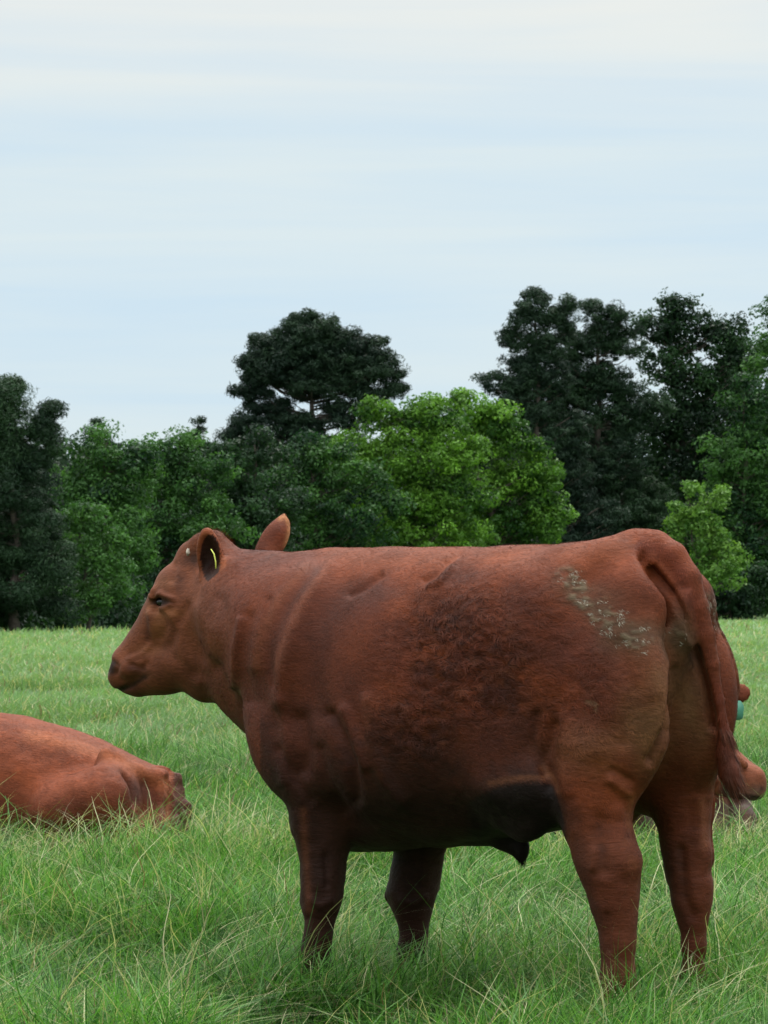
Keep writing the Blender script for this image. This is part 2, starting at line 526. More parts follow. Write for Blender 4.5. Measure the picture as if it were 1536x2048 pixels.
# rump and pin bones, thighs
for s in (1, -1):
    f.ell((0.0, .118 * s, bp(1270, 1215, 0)[2]), (.11, .085, .12), k=.06)
    f.ell((0.082, .163 * s, .985), (.24, .125, .31), k=.045)
    f.ell((0.105, .172 * s, .84), (.175, .10, .22), k=.04)
    f.ell((0.34, .20 * s, 1.12), (.22, .11, .22), k=.10)      # hip
    f.ell((0.34, .215 * s, .80), (.16, .085, .24), k=.09)      # stifle
    f.ell((1.22, .235 * s, 1.02), (.19, .10, .33), k=.09)      # shoulder blade
    f.ell((1.30, .23 * s, .93), (.10, .075, .16), k=.06)      # point of shoulder
    f.ell((1.15, .27 * s, .82), (.17, .07, .15), k=.08)      # upper arm
    f.ell((0.86, .25 * s, .95), (.24, .125, .30), k=.10)       # ribs
# flank fold (skin from stifle to belly) and sheath
for s in (1, -1):
    chain([(1120, 1590, .20 * s, 26), (1080, 1568, .245 * s, 18), (1010, 1580, .26 * s, 14)], .10)
chain([(890, 1655, 0, 30), (960, 1652, 0, 30), (1015, 1678, 0, 20), (1040, 1700, 0, 12), (1044, 1718, 0, 6)], .04)
chain([(1160, 1560, 0, 60), (1175, 1615, 0, 52)], .05)
# neck
chain([(470, 1180, 0, 78), (520, 1230, 0, 118), (600, 1300, 0, 160)], .07)
for s in (1, -1): chain([(505, 1225, .08 * s, 84), (560, 1260, .13 * s, 100), (640, 1300, .17 * s, 120)], .12)
chain([(455, 1330, 0, 66), (520, 1365, 0, 84), (600, 1425, 0, 110)], .07)
chain([(608, 1440, 0, 50), (640, 1540, 0, 56), (690, 1625, 0, 52)], .06)      # brisket
# legs
NF = [(645, 1450, .225, 72), (641, 1560, .215, 70), (643, 1644, .205, 64), (645, 1704, .20, 48), (646, 1755, .20, 43), (643, 1793, .20, 39),
      (641, 1822, .20, 31), (636, 1871, .20, 26), (631, 1906, .20, 27), (629, 1950, .20, 26), (624, 1985, .20, 29)]
FF = [(880, 1540, -.20, 95), (866, 1620, -.20, 74), (846, 1690, -.20, 52), (832, 1745, -.20, 50), (824, 1785, -.20, 48), (825, 1814, -.20, 36),
      (827, 1840, -.20, 27), (828, 1871, -.20, 24), (824, 1901, -.20, 26), (823, 1940, -.20, 25), (818, 1985, -.20, 28)]
NH = [(1196, 1500, .195, 80), (1188, 1560, .195, 72), (1188, 1610, .195, 69), (1194, 1656, .195, 65), (1212, 1705, .195, 64), (1220, 1735, .195, 61), (1226, 1771, .195, 52),
      (1229, 1812, .195, 45), (1235, 1850, .195, 35), (1236, 1890, .195, 33), (1236, 1945, .195, 32), (1235, 1995, .195, 36), (1230, 2045, .195, 37)]
FH = [(1378, 1480, -.19, 58), (1370, 1540, -.19, 58), (1364, 1598, -.19, 57), (1368, 1645, -.19, 51), (1373, 1690, -.19, 48), (1376, 1732, -.19, 44), (1383, 1771, -.19, 41),
      (1384, 1808, -.19, 37), (1386, 1844, -.19, 26), (1388, 1890, -.19, 22), (1386, 1945, -.19, 22), (1386, 1995, -.19, 26), (1382, 2030, -.19, 30)]
for C_ in (NF, FF, NH, FH): chain([(a[0], a[1], a[2], a[3] * (.93 if a[1] > 1620 else .97)) for a in C_], .035)
# hocks: point of the hock behind, and the knee caps
for a in ((1262, 1722, .195, 20), (1405, 1712, -.19, 17)):
    P_ = bp(*a[:3]); f.ell(P_, [B.m(a[3], P_)] * 2 + [B.m(a[3] * 1.5, P_)], k=.03)
for a in ((656, 1795, .20, 20), (846, 1785, -.20, 18), (634, 1908, .20, 23), (824, 1906, -.20, 22), (1238, 1970, .195, 31), (1386, 1960, -.19, 21), (1196, 1745, .195, 30), (1362, 1745, -.19, 24)):
    P_ = bp(*a[:3]); f.ell(P_, [B.m(a[3], P_)] * 3, k=.03)
for a in ((652, 1930, .185, 8), (662, 1926, .215, 8), (1262, 1992, .18, 9), (1268, 1990, .215, 9), (845, 1930, -.2, 8), (1406, 1980, -.19, 7)):
    P_ = bp(*a[:3]); f.ell(P_, [B.m(a[3], P_)] * 3, k=.01)
for a in ((620, 1800, .20, 16), (800, 1790, -.20, 22)):
    P_ = bp(*a[:3]); f.ell(P_, [B.m(a[3], P_)] * 3, k=.035)

# head, turned a little towards the camera
HD = Sub(B, (1.75, 0.0), math.radians(26))
def hc(a, b_, k=.03, sub=False):
    f.cap(HD.P(*a[:3]), HD.m(a[3]), HD.P(*b_[:3]), HD.m(b_[3]), k, sub)
def hs(px, py, v, rpx, k=.03, sub=False):
    f.ell(HD.P(px, py, v), [HD.m(rpx)] * 3, k=k, sub=sub)
hc((432, 1112, 0, 42), (372, 1186, 0, 58), .04)
hc((366, 1180, 0, 57), (340, 1235, 0, 54), .03)
hc((345, 1230, 0, 56), (268, 1322, 0, 41), .03)
hc((262, 1336, 0, 42), (252, 1348, 0, 38), .03)
hc((278, 1366, 0, 29), (330, 1345, 0, 44), .03)
hc((330, 1330, 0, 50), (402, 1312, 0, 74), .04)
hc((400, 1230, 0, 80), (460, 1220, 0, 92), .05)
hc((412, 1368, 0, 36), (462, 1350, 0, 52), .05)
for s in (1, -1):
    f.ell(HD.P(394, 1268, .068 * s), (HD.m(56), HD.m(26), HD.m(60)), HD.rot(.3), k=.03)   # cheek
    hc((352, 1180, .080 * s, 15), (312, 1186, .074 * s, 12), .018)                        # brow
    hc((322, 1230, .076 * s, 10), (332, 1268, .078 * s, 9), .016)                           # cheek bone under the eye
    hc((300, 1322, .058 * s, 13), (258, 1338, .060 * s, 19), .02)                         # lip / nostril wing
    hs(423, 1160, .095 * s, 20, .03)                                                      # ear root
hs(424, 1082, 0.0, 22, .03); hs(402, 1092, .03, 24, .03); hs(384, 1112, 0, 30, .04)                                                               # tuft on the poll
P_ = None
# tail: leaves the tail head, hangs slightly to the far side
TAIL = [(1275, 1090, 0, 26), (1310, 1095, 0, 31), (1340, 1116, -.01, 33), (1370, 1160, -.02, 31), (1392, 1215, -.035, 25), (1409, 1270, -.05, 20), (1423, 1330, -.06, 16),
        (1436, 1400, -.07, 13), (1446, 1460, -.075, 13), (1449, 1505, -.08, 19), (1458, 1545, -.08, 22), (1470, 1562, -.08, 12)]
for a, b_ in zip(TAIL[:-1], TAIL[1:]):
    bc(a, b_, .05 if a[0] < 1300 else .012)
# hollows: either side of the tail head, behind the elbow, under the flank, between the thighs
def hollow(px, py, v, r, k, sc=(1, 1, 1)):
    P_ = bp(px, py, v); q = B.m(r, P_)
    f.ell(P_, (q * sc[0], q * sc[1], q * sc[2]), k=k, sub=True)
for s in (1, -1):
    P_ = bp(1325, 1190, 0)
    f.ell((P_[0] - .02, .07 * s, P_[2] - .02), (.05, .028, .09), k=.05, sub=True)
    f.ell((-.17, 0, .74), (.10, .03, .30), k=.05, sub=True)

    f.ell((.50, .40 * s, .545), (.25, .19, .15), k=.06, sub=True)      # tucked-up flank
    f.ell((.98, .36 * s, .52), (.13, .10, .12), k=.08, sub=True)      # behind the elbow
# eye sockets, nostrils, mouth
for s in (1, -1):
    hs(308, 1204, .100 * s, 18, .015, True)
    hs(212, 1336, .040 * s, 13, .012, True)
hc((228, 1383, .0, 4), (262, 1372, .055, 5), .012, True)
hc((262, 1372, .055, 5), (292, 1352, .085, 5), .012, True)
hc((262, 1372, -.055, 5), (292, 1352, -.085, 5), .012, True)

def ear(fld, base, tip, open_dir, wid, dep, thick=.013):
    base = np.asarray(base); tip = np.asarray(tip)
    e = tip - base; Ln = np.linalg.norm(e); e = e / Ln
    n = np.asarray(open_dir, float); n = n - e * (n @ e); n /= np.linalg.norm(n)
    w = np.cross(e, n); c = (base + tip) / 2
    R = np.array([e, w, n])
    # the shell is worked out apart and then joined to the head
    sub = Field(c - Ln * .8, c + Ln * .8, fld.h)
    sub.lo = fld.lo + np.round((sub.lo - fld.lo) / fld.h) * fld.h
    sub.ax = [(sub.lo[i] + fld.h * np.arange(sub.n[i])).astype(np.float32) for i in range(3)]
    sub.ell(c, (Ln * .52, wid, dep), R, k=.004)
    sub.cap(base - e * .03, wid * .42, base + e * .03, wid * .62, k=.025)
    sub.cap(c + e * Ln * .2, wid * .6, tip - e * .008, .012, k=.02)
    sub.ell(c + n * (thick + dep * .55) - e * .002, (Ln * .47, wid - thick * .55, dep * 1.15), R, k=.008, sub=True)
    a = np.round((sub.lo - fld.lo) / fld.h).astype(int)
    sl = tuple(slice(a[i], a[i] + sub.n[i]) for i in range(3))
    fld.F[sl] = smin(fld.F[sl], sub.F, .02)

ear(f, HD.P(428, 1172, .115), HD.P(413, 1060, .155), HD.rot()[1] * .9 + HD.rot()[0] * -.25, .044, .036)
ear(f, HD.P(520, 1124, -.125), HD.P(571, 1042, -.225), np.array([.9, -.3, -.1]), .046, .028)
f.cap(HD.P(558, 1058, -.21), .026, HD.P(568, 1028, -.226), .004, k=.025)

V, Q = f.mesh()
V = lap(V, Q, 1, .5)

def vis_pix(fr, V, n):
    """photo column/row of every vertex; the unseen half borrows those of its mirror image"""
    W = fr.world(V); cam_p = np.array([0, 0, HC])
    Fx = np.array([[fr.F[0], fr.F[1], 0], [fr.Lf[0], fr.Lf[1], 0], [0, 0, 1.0]])
    nw = n @ Fx
    face = ((cam_p - W) * nw).sum(1) > 0
    x, y = fr.pix(V)
    Vm = V * np.array([1, -1, 1]); xm, ym = fr.pix(Vm)
    hid = (~face) & (V[:, 1] < 0)
    return np.where(hid, xm, x), np.where(hid, ym, y), face

nrm = vnormals(V, Q)
x, y, face = vis_pix(B, V, nrm)
side = np.clip(np.abs(V[:, 1]) / .06, 0, 1)
def g(poly, w): return np.exp(-(seg_dist(x, y, poly) / w)**2)
disp = np.zeros(len(V))
GROOVES = [  # polyline, width px, depth m
    ([(1072, 1430), (1068, 1490), (1085, 1545)], 12, -.008),
    ([(1000, 1180), (985, 1300), (1000, 1420)], 30, -.005),
    ([(560, 1500), (590, 1560), (620, 1600)], 12, -.006),
    ([(640, 1500), (655, 1560), (690, 1620)], 12, -.007),
    ([(540, 1200), (530, 1290), (545, 1370)], 8, -.004),
    ([(1300, 1240), (1290, 1300), (1310, 1380)], 18, .005),
    ([(1220, 1560), (1255, 1585)], 10, .006), ([(1225, 1540), (1262, 1562)], 8, -.005),
    ([(642, 1128), (590, 1185), (555, 1250), (530, 1330), (522, 1400)], 24, -.006),
    ([(660, 1135), (618, 1190), (590, 1255), (570, 1320), (560, 1400)], 20, .009),
    ([(615, 1130), (560, 1195), (520, 1260), (508, 1330)], 16, .006),
    ([(700, 1170), (650, 1240), (625, 1330), (635, 1420)], 24, -.007),
    ([(497, 1235), (488, 1290), (490, 1350), (497, 1400)], 13, -.006),
    ([(482, 1240), (470, 1300), (468, 1370)], 8, .007),
    ([(660, 1430), (685, 1480), (705, 1530), (712, 1600)], 12, -.012),
    ([(690, 1420), (712, 1480), (730, 1530)], 11, .010),
    ([(735, 1400), (742, 1490), (770, 1560), (800, 1600)], 15, .008),
    ([(600, 1440), (610, 1500), (605, 1540)], 16, -.012),
    ([(565, 1400), (575, 1480), (570, 1560)], 14, .006),
    ([(760, 1150), (730, 1175), (700, 1185)], 8, -.008),
    ([(920, 1105), (890, 1125), (870, 1150), (850, 1160)], 7, -.007),
    ([(905, 1135), (880, 1165), (860, 1175)], 6, .006),
    ([(1110, 1450), (1088, 1520), (1100, 1570)], 14, -.010),
    ([(1130, 1440), (1120, 1520), (1130, 1580)], 16, .006),
    ([(1200, 1640), (1203, 1700), (1206, 1740)], 14, -.008),
    ([(1190, 1700), (1186, 1735)], 7, .006),
    ([(1235, 1620), (1245, 1680), (1250, 1740)], 12, .006),
    ([(1215, 1830), (1218, 1900)], 6, -.005),
    ([(1362, 1700), (1368, 1790), (1385, 1830)], 12, -.008),
    ([(1395, 1600), (1398, 1700)], 11, .005),
    ([(1285, 1112), (1310, 1150), (1338, 1180)], 9, -.020),
    ([(1345, 1185), (1372, 1240), (1392, 1300), (1412, 1380), (1424, 1450)], 8, -.012),
    ([(1352, 1340), (1348, 1400), (1335, 1460), (1300, 1520)], 9, -.016),
    ([(1240, 1120), (1200, 1150), (1150, 1160)], 24, -.004),
    ([(318, 1226), (330, 1252), (322, 1275)], 9, -.006),
    ([(300, 1226), (306, 1262), (314, 1280)], 7, .005),
    ([(330, 1222), (346, 1236), (352, 1256)], 6, .004),
    ([(258, 1318), (285, 1308), (300, 1292)], 6, .004),
    ([(262, 1330), (285, 1338), (292, 1326)], 6, -.005),
    ([(375, 1212), (352, 1250), (340, 1290)], 10, -.006),
    ([(304, 1193), (322, 1187), (345, 1198)], 5, .010),
    ([(308, 1213), (324, 1218), (342, 1210)], 4, .006),
    ([(392, 1215), (420, 1260), (425, 1320), (400, 1365)], 14, .005),
    ([(440, 1200), (448, 1260), (440, 1330)], 14, -.006),
    ([(330, 1300), (380, 1345), (410, 1350)], 12, -.004),
    ([(225, 1322), (236, 1332), (232, 1348)], 4, -.004),
    ([(800, 1200), (790, 1320), (810, 1430)], 16, .004), ([(850, 1190), (842, 1320), (862, 1440)], 16, .004), ([(905, 1180), (900, 1330), (920, 1460)], 18, .004),
    ([(1180, 1130), (1150, 1200), (1140, 1290)], 26, -.006),
    ([(1235, 1290), (1260, 1380), (1250, 1480)], 18, -.006),
    ([(1190, 1310), (1200, 1400), (1190, 1500)], 20, .005),
    ([(625, 1800), (640, 1812), (660, 1800)], 8, .005), ([(618, 1835), (640, 1842), (665, 1832)], 8, -.004),
    ([(650, 1710), (655, 1770)], 6, -.006), ([(630, 1850), (632, 1890)], 5, -.004),
    ([(805, 1800), (825, 1806), (850, 1795)], 8, .006), ([(840, 1700), (836, 1770)], 6, -.005),
    ([(350, 1130), (345, 1160)], 7, -.004),
]
for poly, w, d in GROOVES:
    disp += g(poly, w) * d * side * (1.5 if max(p[0] for p in poly) < 450 else 1.25 if min(p[1] for p in poly) > 1590 else 1.5 if min(p[0] for p in poly) < 600 and max(p[1] for p in poly) < 1440 else 1.5)
# loose hide: soft folds, and tight curls over the ribs and flank
curl = np.exp(-(((x - 930) / 150)**2 + ((y - 1310) / 140)**2)**1.5)
curl = np.maximum(curl, .75 * np.exp(-(((x - 830) / 90)**2 + ((y - 1440) / 80)**2)**1.3))
curl = np.maximum(curl, .5 * np.exp(-(((x - 1060) / 110)**2 + ((y - 1250) / 100)**2)**1.3))
curl = np.maximum(curl, .45 * np.exp(-(((x - 1150) / 130)**2 + ((y - 1400) / 120)**2)**1.3))
curl = curl * np.clip((np.abs(V[:, 1]) - .12) / .1, 0, 1)
body = np.clip((x - 500) / 60, 0, 1) * (V[:, 2] > .45)
disp += .0045 * vnoise(V * np.array([1, .7, .7]), 11) * body
disp += curl * (.004 * vnoise(V * np.array([.8, 1, 1.5]), 30) + .003 * vnoise(V * np.array([.8, 1, 1.4]), 62))
disp += .0015 * vnoise(V, 36) * (V[:, 2] < .7)
V = V + nrm * disp[:, None]

nrm2 = vnormals(V, Q)
# coat colours
C = np.tile(np.array([.160, .041, .0165]), (len(V), 1))
def paint(col, w):
    global C
    w = np.clip(w, 0, 1)[:, None]; C = C * (1 - w) + np.array(col) * w
def blob(cx, cy_, rx, ry, p=1.3):
    return np.exp(-(((x - cx) / rx)**2 + ((y - cy_) / ry)**2)**p)
nA = vnoise(V, 7); nB = vnoise(V + 5, 16); nC = vnoise(V * np.array([1, 1, 1.3]) + 9, 38); nD = vnoise(V * np.array([.7, 1, 1.6]) + 2, 70)
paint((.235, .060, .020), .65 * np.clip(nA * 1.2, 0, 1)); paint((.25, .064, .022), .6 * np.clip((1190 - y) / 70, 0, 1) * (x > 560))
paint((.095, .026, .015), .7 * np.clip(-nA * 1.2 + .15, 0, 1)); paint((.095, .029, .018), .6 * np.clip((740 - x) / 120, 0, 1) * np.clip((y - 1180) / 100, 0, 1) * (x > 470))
# head browner
paint((.19, .068, .034), .8 * np.clip((480 - x) / 90, 0, 1))
paint((.12, .040, .024), .6 * blob(385, 1365, 90, 40))
paint((.25, .105, .048), .8 * (blob(316, 1252, 13, 34) + blob(338, 1226, 26, 12))); paint((.28, .12, .06), .7 * g([(300, 1205), (296, 1225)], 6)); paint((.09, .032, .02), .75 * (g([(298, 1236), (296, 1275)], 7) + g([(262, 1336), (290, 1342)], 8)))
paint((.24, .10, .05), .6 * (blob(330, 1165, 24, 14) + blob(300, 1300, 26, 12))); paint((.085, .032, .02), .6 * (blob(360, 1165, 12, 26) + blob(372, 1120, 14, 12)))
paint((.10, .034, .022), .7 * blob(250, 1380, 40, 14)); paint((.035, .018, .014), .85 * blob(388, 1116, 11, 16)); paint((.14, .055, .032), .6 * blob(300, 1350, 30, 14))
paint((.018, .010, .008), .97 * blob(322, 1204, 23, 10) + .9 * np.clip((238 - x) / 12, 0, 1) * np.clip((1356 - y) / 12, 0, 1) * np.clip((y - 1316) / 8, 0, 1))
paint((.03, .016, .012), .9 * g([(228, 1383), (262, 1372), (290, 1354)], 5) * (x < 300))
# light painted on shoulder ridges, shade in the hollows, top light along the back
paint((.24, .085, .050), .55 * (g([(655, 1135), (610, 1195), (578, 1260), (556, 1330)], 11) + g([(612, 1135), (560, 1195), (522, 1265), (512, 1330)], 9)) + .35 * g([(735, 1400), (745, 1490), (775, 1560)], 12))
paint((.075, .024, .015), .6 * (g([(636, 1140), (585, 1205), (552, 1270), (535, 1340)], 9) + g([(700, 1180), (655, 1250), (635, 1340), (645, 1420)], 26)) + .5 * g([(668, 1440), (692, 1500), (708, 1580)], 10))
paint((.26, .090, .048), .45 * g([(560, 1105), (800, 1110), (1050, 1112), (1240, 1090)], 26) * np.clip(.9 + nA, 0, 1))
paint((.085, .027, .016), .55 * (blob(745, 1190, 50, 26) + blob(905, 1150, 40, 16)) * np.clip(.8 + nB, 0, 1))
# shade painted over the dark lower body and belly; dark curls
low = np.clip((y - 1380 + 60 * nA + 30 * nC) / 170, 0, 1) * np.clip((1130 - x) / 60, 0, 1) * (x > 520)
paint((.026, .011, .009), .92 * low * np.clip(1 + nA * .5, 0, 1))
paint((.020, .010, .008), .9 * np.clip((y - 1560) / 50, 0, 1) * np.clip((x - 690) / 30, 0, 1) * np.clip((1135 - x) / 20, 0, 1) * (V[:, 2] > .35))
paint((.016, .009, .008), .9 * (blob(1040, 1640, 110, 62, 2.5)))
paint((.045, .014, .009), np.clip(curl * 1.2, 0, 1) * np.clip(.42 + .5 * nB + .35 * nA + .35 * nC, 0, .8)); paint((.05, .016, .011), .65 * blob(1000, 1390, 80, 110) * np.clip(.8 + .7 * nB + .4 * nC, 0, 1))
paint((.24, .09, .045), curl * .35 * np.clip(1.5 * nD - .3, 0, 1))
paint((.10, .030, .018), .6 * blob(610, 1500, 50, 70))
# tan thighs; dung and dried mud on the hip and the buttocks
tan = blob(1300, 1400, 60, 130) * .75 + blob(1200, 1500, 110, 60) * .35 + blob(1395, 1400, 40, 120) * .9
paint((.20, .115, .060), tan * np.clip(.75 + .5 * nB, 0, 1))
ol = blob(1285, 1275, 90, 38) * .9 + blob(1370, 1290, 34, 90) * .95 + blob(1215, 1195, 90, 26) * .35
paint((.100, .060, .036), ol * np.clip(.75 + .6 * nB, 0, 1))
mline = g([(1135, 1160), (1180, 1205), (1215, 1238), (1250, 1262), (1275, 1278)], 28) * np.clip(1.0 + 1.2 * nC, .25, 1.2)
mline = np.maximum(mline, .8 * g([(1345, 1270), (1360, 1275)], 18)); mline = np.maximum(mline, .8 * g([(1420, 1190), (1440, 1250)], 13))
paint((.095, .060, .038), mline * .75)
paint((.15, .125, .09), np.clip((mline - .3) * 2, 0, 1) * np.clip(2.6 * nD + 1.2 * nC - .25, 0, 1))
flake = np.clip((mline - .3) * 2, 0, 1) * np.clip(2.6 * nD + 1.2 * nC - .25, 0, 1)
V = V + nrm * (flake * .003)[:, None]
paint((.25, .17, .11), .8 * (g([(1172, 1404), (1190, 1404), (1192, 1418)], 3)))
# legs
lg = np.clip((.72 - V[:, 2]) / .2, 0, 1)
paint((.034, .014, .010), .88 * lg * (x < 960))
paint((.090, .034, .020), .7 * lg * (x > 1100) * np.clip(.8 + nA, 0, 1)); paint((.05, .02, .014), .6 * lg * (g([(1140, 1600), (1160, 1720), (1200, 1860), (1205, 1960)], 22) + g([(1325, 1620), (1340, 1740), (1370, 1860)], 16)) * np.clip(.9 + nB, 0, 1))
# ears: dark inside, pale orange rims
Pe = HD.P(421, 1112, .14)
dE = np.linalg.norm(V - Pe, axis=1)
openw = nrm @ (HD.rot()[1])
wear = (dE < .11) * (np.abs(V[:, 1]) > .10)
inner = wear * (((x - 421) / 20)**2 + ((y - 1117) / 48)**2 < 1) * face
paint((.26, .085, .04), .8 * wear * (((x - 421) / 32)**2 + ((y - 1117) / 62)**2 < 1))
paint((.020, .008, .006), .95 * inner)
Pf = HD.P(545, 1060, -.19)
dF = np.linalg.norm(V - Pf, axis=1)
fe = (dF < .14) * (V[:, 2] > Pf[2] - .09) * (V[:, 1] < -.1)
paint((.19, .055, .028), .8 * fe); paint((.10, .03, .018), .6 * fe * g([(515, 1100), (545, 1062), (562, 1050)], 12))
paint((.46, .22, .11), fe * np.clip((nrm @ np.array([-1, 0, .3])) * 0 + (g([(560, 1036), (570, 1030), (581, 1052), (572, 1092)], 5)), 0, 1))
# tail a little redder, black wet tuft at its end
tw = (V[:, 0] < .02) * g([(t[0], t[1]) for t in TAIL], 20)
paint((.15, .036, .018), .8 * tw)
paint((.075, .024, .014), .85 * tw * np.clip((y - 1450) / 60, 0, 1))
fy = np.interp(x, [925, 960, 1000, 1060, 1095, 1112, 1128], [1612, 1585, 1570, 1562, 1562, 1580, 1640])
paint((.012, .007, .006), .95 * np.clip((y - fy) / 7, 0, 1) * np.clip((x - 925) / 20, 0, 1) * np.clip((1134 - x) / 8, 0, 1) * (V[:, 2] > .42))  # shade under the flank fold painted into the dark belly hair
paint((.20, .085, .045), .55 * (g([(1080, 1530), (1100, 1552), (1118, 1580)], 7) + g([(980, 1566), (1040, 1555), (1090, 1553)], 6)))
paint((.26, .095, .045), .6 * (g([(1246, 1572), (1264, 1600), (1258, 1650)], 10) + g([(1250, 1690), (1272, 1730)], 10) + g([(1405, 1600), (1410, 1690)], 9)) * np.clip(.8 + nB, 0, 1))  # highlights painted down the hind legs and hocks
paint((.045, .018, .012), .5 * (g([(1200, 1650), (1206, 1700), (1203, 1740)], 12) + g([(1356, 1690), (1368, 1790)], 12)) * np.clip(.9 + nC, 0, 1))  # shade painted into the tendon grooves
paint((.15, .055, .030), .5 * g([(606, 1620), (612, 1720), (618, 1820)], 8))
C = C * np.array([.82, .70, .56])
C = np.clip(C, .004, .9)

bull = empty('bull', tuple(B.world(np.array([.55, 0, 0.0]))), 0)
tag(bull, 'red brown bull standing in the grass with dried mud on its hip', 'bull')
def to_root(P, root, fr):
    return fr.world(P) - np.array(root.location)
hair_len = .0125 + .010 * curl + .004 * np.clip(nB, 0, 1)
hair_len = np.where(V[:, 2] < .6, .009, hair_len)
hair_len += .022 * blob(415, 1075, 22, 14) + .030 * blob(1045, 1718, 14, 18) * (V[:, 2] < .75) + .012 * np.clip(tw * np.clip((y - 1300) / 150, 0, 1), 0, 1)
hair_len = np.where(x < 400, .006 + .018 * blob(400, 1082, 24, 18), hair_len)
hair_len = np.where((wear > 0) | (fe > 0), .009, hair_len)
hair_len = np.where(flake > .5, .003, hair_len)
flow = np.tile(np.array([-.80, 0, -.60]), (len(V), 1))
wl = np.clip((.75 - V[:, 2]) / .2, 0, 1)[:, None]; flow = flow * (1 - wl) + np.array([-.15, 0, -1.0]) * wl
flow[x < 470] = (-.55, 0, .35)
flow[tw > .4] = (0, 0, -1)
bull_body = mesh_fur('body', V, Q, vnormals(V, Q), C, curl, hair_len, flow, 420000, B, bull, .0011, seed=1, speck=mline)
# the long hair of the switch
def switch(fr, pts, n, L0, L1, root, mat, col, seed, wid=.0022):
    r = np.random.default_rng(seed); i = r.integers(0, len(pts), n)
    P0 = np.array([p for p, q in pts])[i]; R0 = np.array([q for p, q in pts])[i]
    d = r.standard_normal((n, 3)); d /= np.linalg.norm(d, axis=1, keepdims=True)
    P = P0 + d * R0[:, None] * .8
    Ln = L0 + (L1 - L0) * r.random(n); o = d * .25 + r.standard_normal((n, 3)) * .12
    rows = []; w = np.cross(d, [0, 0, 1.0]) + .01; w /= np.linalg.norm(w, axis=1, keepdims=True)
    for k in range(6):
        t = k / 5; c = P + (o * math.sin(t * 2.2) * .5 + np.array([-.25, -.30, -.9]) * t) * Ln[:, None]
        ww = w * (wid * (1 - .8 * t) * .5)
        rows += [c - ww, c + ww]
    Vs = np.stack(rows, 1); b = np.arange(n)[:, None] * 12
    qs = np.concatenate([b + np.array([2 * k, 2 * k + 1, 2 * k + 3, 2 * k + 2]) for k in range(5)])
    cc = np.repeat((np.array(col) * (.6 + .8 * r.random((n, 1)))), 12, axis=0)
    return mesh_np('tail_switch', to_root(Vs.reshape(-1, 3), root, fr), [qs], mat, root, cols=cc)
switch(B, [(bp(*t[:3]), B.m(t[3], bp(*t[:3]))) for t in TAIL[-4:-1]], 1500, .03, .085, bull, M_FUR, (.085, .028, .016), 3)



def sample(fld, P):
    q = (P - fld.lo) / fld.h; i = np.clip(np.floor(q).astype(int), 0, fld.n - 2); t = q - i; r = 0
    for a in (0, 1):
        for b_ in (0, 1):
            for c in (0, 1):
                r += fld.F[i[0] + a, i[1] + b_, i[2] + c] * (t[0] if a else 1 - t[0]) * (t[1] if b_ else 1 - t[1]) * (t[2] if c else 1 - t[2])
    return r
def surf(fld, fr, px, py, d0, d1):
    """first point of the skin seen at px,py (local), and its normal"""
    for d in np.arange(d0, d1, .003):
        P = W2L(fr, px_world(px, py, d))
        if np.all(P > fld.lo + .02) and np.all(P < fld.lo + fld.h * (fld.n - 2)) and sample(fld, P) < 0:
            e = .006
            n = np.array([sample(fld, P + np.eye(3)[i] * e) - sample(fld, P - np.eye(3)[i] * e) for i in range(3)])
            return P, n / np.linalg.norm(n)
    return None, None

def sphere_np(c, r, R=np.eye(3), n=20, m=12):
    th = np.linspace(0, np.pi, m + 1)[1:-1]; ph = np.linspace(0, 2 * np.pi, n, endpoint=False)
    T, Ph = np.meshgrid(th, ph, indexing='ij')
    P = np.stack([np.sin(T) * np.cos(Ph), np.sin(T) * np.sin(Ph), np.cos(T)], -1).reshape(-1, 3)
    P = np.vstack([P, [[0, 0, 1], [0, 0, -1]]])
    V = (P * np.asarray(r)) @ R + np.asarray(c)
    q = []
    for i in range(m - 2):
        for j in range(n):
            q.append((i * n + j, (i + 1) * n + j, (i + 1) * n + (j + 1) % n, i * n + (j + 1) % n))
    t = [((m - 1) * n, j, (j + 1) % n) for j in range(n)] + [((m - 1) * n + 1, (m - 2) * n + (j + 1) % n, (m - 2) * n + j) for j in range(n)]
    return V, [np.array(q), np.array(t)]

# eyes
eP, eN = surf(f, B, 321, 1204, 9.9, 11.0)
for s in (1, -1):
    c = eP - eN * .012
    if s < 0:  # mirror across the head's own plane
        o = HD.P(400, 1200, 0); l = HD.rot()[1]; c = c - 2 * ((c - o) @ l) * l
    Vs, Fs = sphere_np(to_root(c, bull, B), (.024,) * 3)
    mesh_np('eye', Vs, Fs, M_EYE, bull)

# horn scurs: pale flaky knobs in front of the ears
for s in (1, -1):
    P_, n_ = surf(f, B, 377, 1106, 9.9, 11.2)
    if s < 0:
        o = HD.P(400, 1200, 0); l = HD.rot()[1]; P_ = P_ - 2 * ((P_ - o) @ l) * l
    Vs, Fs = sphere_np((0, 0, 0), (.008, .009, .012), n=16, m=10)
    r_ = .75 + .5 * np.random.default_rng(4 + s).random(len(Vs))
    Vs = Vs * r_[:, None] + to_root(P_, bull, B) + np.array([0, 0, .002])
    mesh_np('horn_scur', Vs, Fs, M_HORN, bull)

